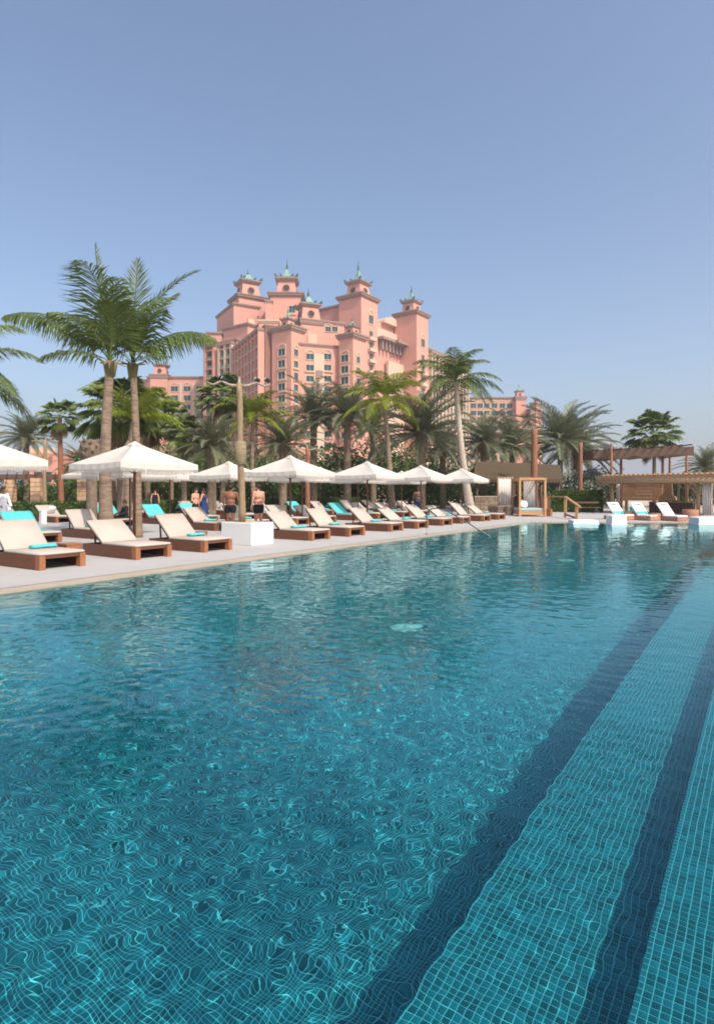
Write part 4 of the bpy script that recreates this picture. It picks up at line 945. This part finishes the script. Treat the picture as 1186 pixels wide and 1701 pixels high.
for i in range(420):                                        # ragged straw along the eaves and slope
    s = rn.random(); k = rn.random(); p = A0.lerp(B0, s).lerp(A1_.lerp(B1_, s), k*.9)+Vector((0, 0, .03)); dr = (A0-A1_).normalized()
    w_ = (B0-A0).normalized()*.05; q = p+dr*rn.uniform(.3, .6)+Vector((0, 0, -.05)); mb.add([p-w_, p+w_, q+w_*.3, q-w_*.3], [(0, 1, 2, 3)])
mb.build('straw', 'thatch', t, kind='stuff')
for px, D in ((792, 45.6), (826, 45.8), (862, 46), (898, 46.4), (928, 46.8)):
    q = gp(px, D)-ths; MB().tube([(q.x, q.y, 0), (q.x, q.y, ez-.12)], .10, 10).build('post', 'dark_timber', t, True)
# low dark bar front under the thatch
a, b = gp(794, 50)-ths, gp(930, 51)-ths; MB().obox((a.x, a.y, .6), (b.x, b.y, .6), .5, 1.2).build('counter', 'dark_timber', t)
# daybed
db = gp(877, 39); ang = TH-math.pi/2
t = empty('daybed', db, ang, 'timber framed daybed with curtains and blue mattress', 'daybed')
w_, dp, h_ = .80, 1.9, 2.42
for x in (-w_, w_):
    for y in (-.95, .95): MB().box(x-.06, x+.06, y-.06, y+.06, 0, h_-.11, .006).build('post', 'pine' if y < 0 else 'dark_timber', t)
for y in (-.95, .95): MB().box(-w_-.06, w_+.06, y-.07, y+.07, h_-.107, h_+.03, .006).build('top_beam', 'pine', t)
for x in (-w_, w_): MB().box(x-.055, x+.055, -.877, .877, h_-.10, h_+.02).build('side_beam', 'pine', t)
for k in range(7): MB().box(-w_+.08+k*.22, -w_+.15+k*.22, -.877, .877, h_+.033, h_+.07).build('roof_slat', 'pine', t)
MB().box(-w_+.063, w_-.063, -.93, .93, .10, .36, .01).build('base', 'pine', t)
MB().box(-w_+.09, w_-.09, -.88, .88, .363, .52, .03).build('mattress', 'pale_blue', t)
curtain(t, (-w_+.75, .90), (w_-.1, .90), .55, h_-.12, waves=7)
mb = MB(); rs = []
for z_, s_ in ((-.08, .3), (-.05, .85), (0, 1), (.05, .85), (.08, .3)): rs.append([(.28*s_*math.copysign(abs(math.cos(a))**.6, math.cos(a)), .28*s_*math.copysign(abs(math.sin(a))**.6, math.sin(a)), z_) for a in (2*math.pi*q/16 for q in range(16))])
mb.rings(rs); o = mb.build('pillow', 'white_cloth', None, True); o.location = Matrix.Rotation(ang, 4, 'Z') @ Vector((-.35, -.1, .80))+db; o.rotation_euler = (R(58), R(10), ang); tag(o, 'white pillow leaning on the daybed mattress', 'pillow')
cube_table(gp(910, 38.6), .45, 'pale wooden stool beside the daybed')
# timber railing
def rail_post(t, q, h): MB().box(q.x-.07, q.x+.07, q.y-.07, q.y+.07, 0, h, .006).build('post', 'pine', t)
rb0 = gp(938, 37); t = empty('timber_railing', rb0, 0, 'timber handrail stepping down beside the daybed', 'railing')
q1, q2, q3 = gp(906, 39)-rb0, gp(938.5, 37)-rb0, gp(957, 34.5)-rb0
for q, h_ in ((q1, 1.22), (q2, 1.2), (q3, .80)): rail_post(t, q, h_)
MB().obox((q1.x, q1.y, 1.27), (q2.x, q2.y, 1.255), .14, .09).build('handrail', 'pine', t)
e = q3+(q3-q2)*.28; MB().obox((q2.x, q2.y, 1.255), (e.x, e.y, .72), .14, .09).build('handrail', 'pine', t); MB().obox((q2.x, q2.y, .18), (q3.x, q3.y, .06), .06, .10).build('lower_rail', 'teak', t)
hedge('box_hedge', (gp(915, 47).x, gp(915, 47).y), (gp(1000, 46).x, gp(1000, 46).y), 1.3, 1.62, 'dark box hedge between the daybed and the bar', 7, 9000)
t = empty('garden_bench', gp(975, 43.5), TH-math.pi/2, 'dark bench frame in front of the box hedge', 'bench')
MB().box(-.9, .9, -.2, .2, .40, .45).build('seat', 'dark_timber', t)
for x in (-.85, .85): MB().obox((x, -.18, 0), (x*.6, -.18, .40), .04, .04).build('leg', 'grey_metal', t); MB().obox((x*.6, .18, 0), (x, .18, .40), .04, .04).build('leg', 'grey_metal', t)
MB().box(-.9, .9, .17, .2, .72, .85).build('backrest', 'dark_timber', t)
# white plinths in the shallow end
def plinth(px, D, w_, d_, z, label):
    t = empty('white_plinth', gp(px, D)+Vector((0, 0, -.2)), TH-math.pi/2-.05, label, 'plinth', 'white plinths at the pool end'); MB().box(-w_/2, w_/2, -d_/2, d_/2, 0, z+.2, .03).build('block', 'white_plaster', t)
    MB().box(-w_/2-.04, w_/2+.04, -d_/2-.04, d_/2+.04, .05, .215, .01).build('foot_slab', 'white_plaster', t); return t
plinth(968, 30.2, 1.2, .9, .16, 'low white plinth at the pool end, left of three'); plinth(1023, 29.6, .70, .8, .42, 'tall white plinth at the pool end, middle of three'); plinth(1174, 29.8, 1.3, 1.0, .32, 'white plinth at the pool end cut off by the right edge')
# bed loungers by the bar
def pool_chair(px, D, label):
    t = empty('bar_lounger', gp(px, D), TH-math.pi/2+R(22), label, 'sun lounger', 'white loungers in front of the bar')
    MB().box(-.40, .40, -.75, .85, .02, .22, .01).build('frame', 'terracotta', t); MB().box(-.38, .38, -.72, .15, .223, .31, .025).build('seat_cushion', 'white_cloth', t)
    o = MB().box(-.40, .40, 0, .85, 0, .10, .03).build('back_cushion', 'white_cloth', t); o.location = (0, .15, .26); o.rotation_euler = (R(52), 0, 0)
    rn = random.Random(int(px)); k = -.22
    while k < .2:                                         # dark woven mark across the head end
        w_ = rn.uniform(.025, .07); MB().box(k, k+w_, .64, .64+rn.uniform(.05, .085), .1025, .106).build('stitched_mark', 'dark_metal', o); k += w_+.012
    tw = MB().box(-.38, .38, .02, .2, .1025, .118, .004).build('towel_strip', 'towel', o) if px < 1090 else None
    return t
pool_chair(1030, 34.0, 'white reclining lounger, left of three in front of the bar'); pool_chair(1070, 33.3, 'white reclining lounger, middle of three in front of the bar'); pool_chair(1114, 32.6, 'white reclining lounger, right of three in front of the bar')
def stump(px, D, r, h, label):
    t = empty('stump_table', gp(px, D), 0, label, 'side table', 'round stump tables'); MB().lathe([(r*1.08, 0), (r, .06), (r*.96, h*.6), (r, h-.03)], 18).build('stump', 'terracotta', t, True); MB().lathe([(r*.98, h-.028), (r*.98, h)], 18).build('top', 'plank', t)
stump(1047, 33.9, .30, .42, 'round stump table between left and middle white loungers'); stump(1089, 33.0, .32, .40, 'round stump table between middle and right white loungers'); stump(1146, 33.6, .42, .58, 'large dark round stump table by the bar post')
t = empty('towel_stack', gp(1052, 34.6), 0, 'stack of teal towels beside the left white lounger', 'towels')
MB().lathe([(.26, 0.0), (.26, .42)], 14).build('stand', 'terracotta', t)
for k in range(4): MB().box(-.2, .2, -.2+.01*k, .2, .422+k*.075, .492+k*.075, .02).build('towel', 'towel', t)
# the bar pavilion
bar = gp(1090, 44); t = empty('bar_pavilion', bar, 0, 'flat roofed timber bar pavilion at the end of the pool', 'pavilion')
FL, FR_ = gp(1003, 44.5)-bar, gp(1200, 38.6)-bar; dv = (FR_-FL).normalized(); nv = perp_away(dv); BL, BR_ = FL+nv*5, FR_+nv*5
zf = zat(800, 44.5)
mb = MB()
ps = [(q.x, q.y) for q in (FL-nv*.4-dv*.3, FR_-nv*.4+dv*.8, BR_+dv*.8, BL-dv*.3)]; extr(mb, ps, zf+.16, zf+.42); mb.build('roof', 'log', t)
for k in range(3):
    p, q = FL-nv*(.3-.002*k)-dv*.4, FR_-nv*.3+dv*.9; MB().tube([p+Vector((0, 0, zf+.02+.0*k))+nv*(2.4*k), (p+q)/2+Vector((0, 0, zf+.03))+nv*(2.4*k), q+Vector((0, 0, zf))+nv*(2.4*k)], [.20, .18, .19], 10).build('beam', 'log', t, True)
for k in range(24):
    p = FL+dv*((FR_-FL).length*(k+.5)/24); MB().obox(p-nv*.7+Vector((0, 0, zf+.46)), p+nv*5+Vector((0, 0, zf+.46)), .12, .08).build('roof_pole', 'log', t)
posts = [(1016.5, 44.2), (1159, 40.0), (1180, 46), (1040, 48.5)]
for px, D in posts:
    q = gp(px, D)-bar; MB().tube([(q.x, q.y, 0), (q.x+.03, q.y, zf*.5), (q.x, q.y, zf-.1)], [.13, .115, .11], 10).build('post', 'log', t, True)
for px, D, sx in ((1016.5, 44.2, 1), (1159, 40.0, -1)):
    q = gp(px, D)-bar; MB().tube([q+Vector((0, 0, zf-.9)), q+dv*sx*.8+Vector((0, 0, zf-.1))], .05, 8).build('brace', 'log', t, True)
for k in range(6):                                          # horizontal boards of the back wall
    a, b = gp(1034, 48.6)-bar, gp(1100, 46.8)-bar; z0 = .85+k*.26; MB().obox((a.x, a.y, z0+.13), (b.x, b.y, z0+.13), .06, .25).build('plank', 'plank', t)
a = gp(1026, 48.4)-bar; MB().box(a.x-.3, a.x+.3, a.y-.08, a.y+.08, 0, zf-.1).build('side_screen', 'curtain', t)
c = gp(1109, 45.5)-bar; MB().lathe([(.78, .92), (.74, 1.15), (.50, 1.28), (.40, 1.5), (.40, zf-.12)], 4, tuple(c), TH+R(12)).build('pillar', 'stone_block', t)
a, b = gp(1080, 45.2)-bar, gp(1152, 43.0)-bar; MB().obox((a.x, a.y, .38), (b.x, b.y, .38), .6, .76).build('counter', 'dark_timber', t); MB().obox((a.x, a.y, .80), (b.x, b.y, .80), .75, .07).build('counter_top', 'log', t)
for px in (1126, 1140, 1152): q = gp(px, 48)-bar; MB().box(q.x-.07, q.x+.07, q.y-.07, q.y+.07, 0, zf-.1).build('rear_post', 'dark_timber', t)
curtain(t, gp(1166, 39.4)-bar, gp(1182, 39.0)-bar, .05, zf-.1, waves=4)
# raised roof behind the bar
up = gp(1068, 56); t = empty('raised_canopy', up, 0, 'weathered flat canopy on tall posts behind the bar', 'canopy')
a, b = gp(985, 57)-up, gp(1152, 53)-up; za, zb = zat(757, 57), zat(748, 53); mb = MB(); fwd = Vector((FW[0], FW[1], 0))*4
N = 14; top = []; bot = []
for i in range(N+1):
    p = a.lerp(b, i/N); z = za+(zb-za)*i/N+.10*math.sin(i*1.3); sag = .05*math.cos(i*2.1)
    top.append((p.x, p.y, z+.42)); bot.append((p.x, p.y, z-.34+sag))
v = top+bot+[(x+fwd.x, y+fwd.y, z) for x, y, z in top]+[(x+fwd.x, y+fwd.y, z) for x, y, z in bot]; n = N+1; f = []
for i in range(N): f += [(n+i, n+i+1, i+1, i), (i, i+1, 2*n+i+1, 2*n+i), (3*n+i, 3*n+i+1, n+i+1, n+i), (2*n+i, 2*n+i+1, 3*n+i+1, 3*n+i)]
f += [(0, 2*n, 3*n, n), (N, n+N, 3*n+N, 2*n+N)]; mb.add(v, f); mb.build('canopy_roof', 'log_brown', t)
for px, D, y in ((1015, 56, 737), (1031, 58, 743), (1100, 55, 742), (1112, 57, 742), (1140, 55, 748)):
    q = gp(px, D)-up; MB().tube([(q.x, q.y, 0), (q.x, q.y, zat(y, D))], [.14, .11], 8).build('post', 'log_red', t, True)
for k in range(12):
    p = a.lerp(b, (k+.5)/12); z = za+(zb-za)*(k+.5)/12; MB().obox((p.x-fwd.x*.1, p.y-fwd.y*.1, z+.50), (p.x+fwd.x*1.1, p.y+fwd.y*1.1, z+.50), .12, .1).build('roof_pole', 'log_brown', t)

# ------------------------------------------------------------------ people
def cap(mb, p0, p1, r0, r1, n=10):
    p0, p1 = Vector(p0), Vector(p1); t = (p1-p0); L = t.length; t = t/L
    pts = []; rad = []
    for a in (80, 50, 25, 0): pts.append(p0-t*r0*math.sin(R(a))); rad.append(r0*math.cos(R(a)))
    pts.append((p0+p1)/2); rad.append((r0+r1)/2)
    for a in (0, 25, 50, 80): pts.append(p1+t*r1*math.sin(R(a))); rad.append(r1*math.cos(R(a)))
    mb.tube(pts, rad, n)
def ell(mb, c, rx, ry, rz, n=14):
    rs = []
    for i in range(1, 10):
        a = math.pi*i/10-math.pi/2; rs.append([(c[0]+rx*math.cos(a)*math.cos(q), c[1]+ry*math.cos(a)*math.sin(q), c[2]+rz*math.sin(a)) for q in (2*math.pi*k/n for k in range(n))])
    mb.rings(rs)
def person(loc, face, H, label, skin='skin_fair', build_=1., clothes=(), arms=((-.05, .05), (.05, .05)), seated=False, hair='hair', long_hair=False):
    t = empty('person', loc, face, label, 'person'); k = H/1.75; B = build_; mb = MB()
    def S(*p): return tuple(c*k for c in p)
    hip = .93 if not seated else .50
    up = hip-.93                                             # torso offset when seated
    # faces +x
    legs = []
    for s in (-1, 1):
        hp = S(0, s*.09*B, hip-.03)
        if seated: kn, an, toe = S(.42, s*.13, .50), S(.46, s*.13, .08), S(.62, s*.15, .03)
        else: kn, an, toe = S(.02+.03*s, s*.10, .50), S(-.02+.05*s, s*.11, .08), S(.14+.05*s, s*.13, .035)
        cap(mb, hp, kn, .088*B*k, .058*k); cap(mb, kn, an, .058*k, .038*k); cap(mb, an, toe, .042*k, .036*k); legs.append((hp, kn, an))
    ell(mb, S(0, 0, hip+.03), .125*B*k, .165*B*k, .13*k); ell(mb, S(.02*(B-1)*6, 0, hip+.20), .115*(B**1.7)*k, .15*B*k, .17*k); ell(mb, S(0, 0, hip+.40), .12*B*k, .175*B*k, .17*k)
    sh = hip+.52
    cap(mb, S(-.005, -.15*B, sh), S(-.005, .15*B, sh), .062*k, .062*k); cap(mb, S(-.005, 0, sh), S(.02, 0, sh+.10), .058*k, .05*k)
    hc = S(.035, 0, sh+.20); ell(mb, hc, .095*k, .076*k, .115*k); cap(mb, S(.115, 0, sh+.205), S(.138, 0, sh+.18), .012*k, .016*k, 8)
    cap(mb, S(.10, 0, sh+.10), S(.06, 0, sh+.12), .028*k, .035*k, 8)
    for s in (-1, 1): ell(mb, S(.03, s*.078, sh+.20), .02*k, .012*k, .03*k, 8)
    for s, (fx, bend) in zip((-1, 1), arms):
        a = Vector(S(0, s*.19*B, sh-.01)); e = a+Vector(S(fx, s*.07, -.28)); w_ = e+Vector(S(fx+bend*.26, s*(.0-bend*.05), -.25*(1-bend)+.06*bend)); cap(mb, a, e, .050*B*k, .040*k); cap(mb, e, w_, .040*k, .027*k)
        d = (w_-e).normalized(); pm_ = w_+d*.07*k; cap(mb, w_, pm_, .027*k, .034*k, 8)
        side = d.cross(Vector((0, 1, 0))).normalized()
        for q, ln in ((-1.5, .06), (-.5, .075), (.5, .078), (1.5, .07)):
            r0 = pm_+side*q*.019*k+d*.015*k; m1 = r0+d*ln*.55*k; cap(mb, r0, m1, .0115*k, .0105*k, 6); cap(mb, m1, m1+(d+Vector((0, -s*.5, 0))).normalized()*ln*.5*k, .0105*k, .009*k, 6)
        th = w_+d*.03*k+side*.03*k; cap(mb, th, th+(d+side*.9).normalized()*.06*k, .0125*k, .010*k, 6)
    body = mb.build('body', skin, t, True); rm = body.modifiers.new('skin', 'REMESH'); rm.mode = 'VOXEL'; rm.voxel_size = .0125*k; rm.use_smooth_shade = True
    sm = body.modifiers.new('soft', 'SMOOTH'); sm.factor = .5; sm.iterations = 3
    hb = MB(); rs = []
    for i in range(8):
        a = R(-15+105*i/7.2); rs.append([(hc[0]-.012*k+.106*k*math.cos(a)*math.cos(q), hc[1]+.087*k*math.cos(a)*math.sin(q), hc[2]+.02*k+.118*k*math.sin(a)-(.05*k*max(0, -math.cos(q)) if i == 0 else 0)) for q in (2*math.pi*j/16 for j in range(16))])
    hb.rings(rs)
    if long_hair: hb.tube([(hc[0]-.06*k, 0, hc[2]+.03*k), (hc[0]-.10*k, 0, hc[2]-.12*k), (hc[0]-.11*k, 0, hc[2]-.26*k)], [.07*k, .075*k, .03*k], 10)
    hb.build('hair', hair, t, True)
    for s in (-1, 1): ell_ = MB(); ell(ell_, S(.118, s*.032, sh+.21), .008*k, .012*k, .008*k, 8); ell_.build('eye', 'dark_metal', t, True)
    # clothes are slightly larger shells over the body
    for kind, m in clothes:
        c = MB()
        if kind in ('trunks', 'trousers', 'shorts'):
            f_ = {'trunks': .28, 'shorts': .75, 'trousers': 1.0}[kind]
            ell(c, S(0, 0, hip+.015), .140*B*k, .182*B*k, .125*k)
            for hp, kn, an in legs:
                hp_, kn_, an_ = Vector(hp), Vector(kn), Vector(an); cap(c, hp_, hp_.lerp(kn_, min(1, f_)), .105*B*k, (.105*B-.03*f_)*k)
                if kind == 'trousers': cap(c, kn_, an_+Vector((0, 0, .02)), .075*k, .062*k)
        elif kind in ('top', 'shirt', 'dress', 'robe'):
            ell(c, S(.02*(B-1)*6, 0, hip+.18), .130*(B**1.7)*k, .168*B*k, .20*k); ell(c, S(0, 0, hip+.39), .135*B*k, .192*B*k, .165*k)
            if kind != 'top': cap(c, S(-.005, -.13*B, sh-.02), S(-.005, .13*B, sh-.02), .072*k, .072*k)
            if kind in ('shirt', 'robe'):
                for s, (fx, bend) in zip((-1, 1), arms):
                    a = Vector(S(0, s*.19*B, sh-.01)); e = a+Vector(S(fx, s*.07, -.28)); cap(c, a, e, .066*B*k, .056*k)
                    if kind == 'robe': w_ = e+Vector(S(fx+bend*.26, s*(.0-bend*.05), -.25*(1-bend)+.06*bend)); cap(c, e, w_, .058*k, .055*k)
            if kind in ('dress', 'robe'):
                lo = .55 if kind == 'dress' else .12
                if seated: cap(c, S(.02, 0, hip), S(.38, 0, hip), .20*k, .19*k)
                else: c.rings([[(k*(.15*B+q_*.06)*math.cos(a), k*(.19*B+q_*.06)*math.sin(a), k*(hip+.12-(hip+.12-lo)*q_)) for a in (2*math.pi*j/18 for j in range(18))] for q_ in (0, .35, .7, 1)])
        o = c.build(kind, m, t, True); rm = o.modifiers.new('cloth', 'REMESH'); rm.mode = 'VOXEL'; rm.voxel_size = .014*k; rm.use_smooth_shade = True
        sm = o.modifiers.new('soft', 'SMOOTH'); sm.factor = .5; sm.iterations = 2
    return t
person(gp(430, 23.6), camdir(150), 1.86, 'stout shirtless person in black swim trunks, head bowed, right of the lamp log', 'skin_fair', 1.28, [('trunks', 'black_cloth')], ((.02, .15), (.02, .15)))
person(gp(383, 23.8), camdir(95), 1.84, 'tanned person, skin darkened as if in shade, in black swim trunks seen from behind, left of the lamp log', 'skin_tan_shaded', 1.18, [('trunks', 'black_cloth')], ((.04, .5), (.06, .4)))
person(gp(325, 29.2), camdir(-30), 1.74, 'person in black shorts facing the person in blue', 'skin_fair', 1.0, [('trunks', 'black_cloth')], ((.03, .5), (-.03, .1)))
person(gp(339, 29.8), camdir(170), 1.70, 'person in navy blue dress seen from behind', 'skin_fair', 1.15, [('dress', 'navy_cloth')], ((-.05, .2), (.05, .3)), long_hair=True)
person(gp(258, 38), camdir(-70), 1.68, 'person in a black dress standing on the lawn beyond the turquoise lounger', 'skin_fair', .95, [('dress', 'black_cloth')], ((.02, .1), (.02, .2)), long_hair=True)
sp = Vector((17.0, 24.35, -.10)); person(sp, camdir(-140), 1.7, 'person in black clothes sitting on the turquoise lounger', 'skin_tan_shaded', 1.05, [('robe', 'black_cloth'), ('trousers', 'black_cloth')], ((.10, .6), (.10, .6)), seated=True)
person(gp(694, 36), camdir(80), 1.80, 'person in dark shirt and blue trousers behind the loungers', 'skin_tan_shaded', 1.05, [('shirt', 'dark_timber'), ('trousers', 'navy_cloth')], ((.03, .2), (.03, .2)))
person(gp(5, 25.2), camdir(-20), 1.78, 'person dressed in white at the left edge of the picture', 'skin_tan_shaded', 1.05, [('robe', 'white_shirt'), ('trousers', 'grey_metal')], ((.05, .3), (.05, .2)))

# ------------------------------------------------------------------ desert haze
hm = bpy.data.materials.new('haze'); hm.use_nodes = True; hn = hm.node_tree; hn.nodes.remove(hn.nodes['Principled BSDF'])
hv = hn.nodes.new('ShaderNodeVolumePrincipled'); hv.inputs['Color'].default_value = (.93, .95, 1, 1); hv.inputs['Density'].default_value = .00055; hv.inputs['Anisotropy'].default_value = .2
hn.links.new(hv.outputs[0], hn.nodes['Material Output'].inputs['Volume']); M['haze'] = hm
MB().box(-4100, 4100, -4100, 4100, -2.6, 125).build('haze', 'haze', kind='stuff')
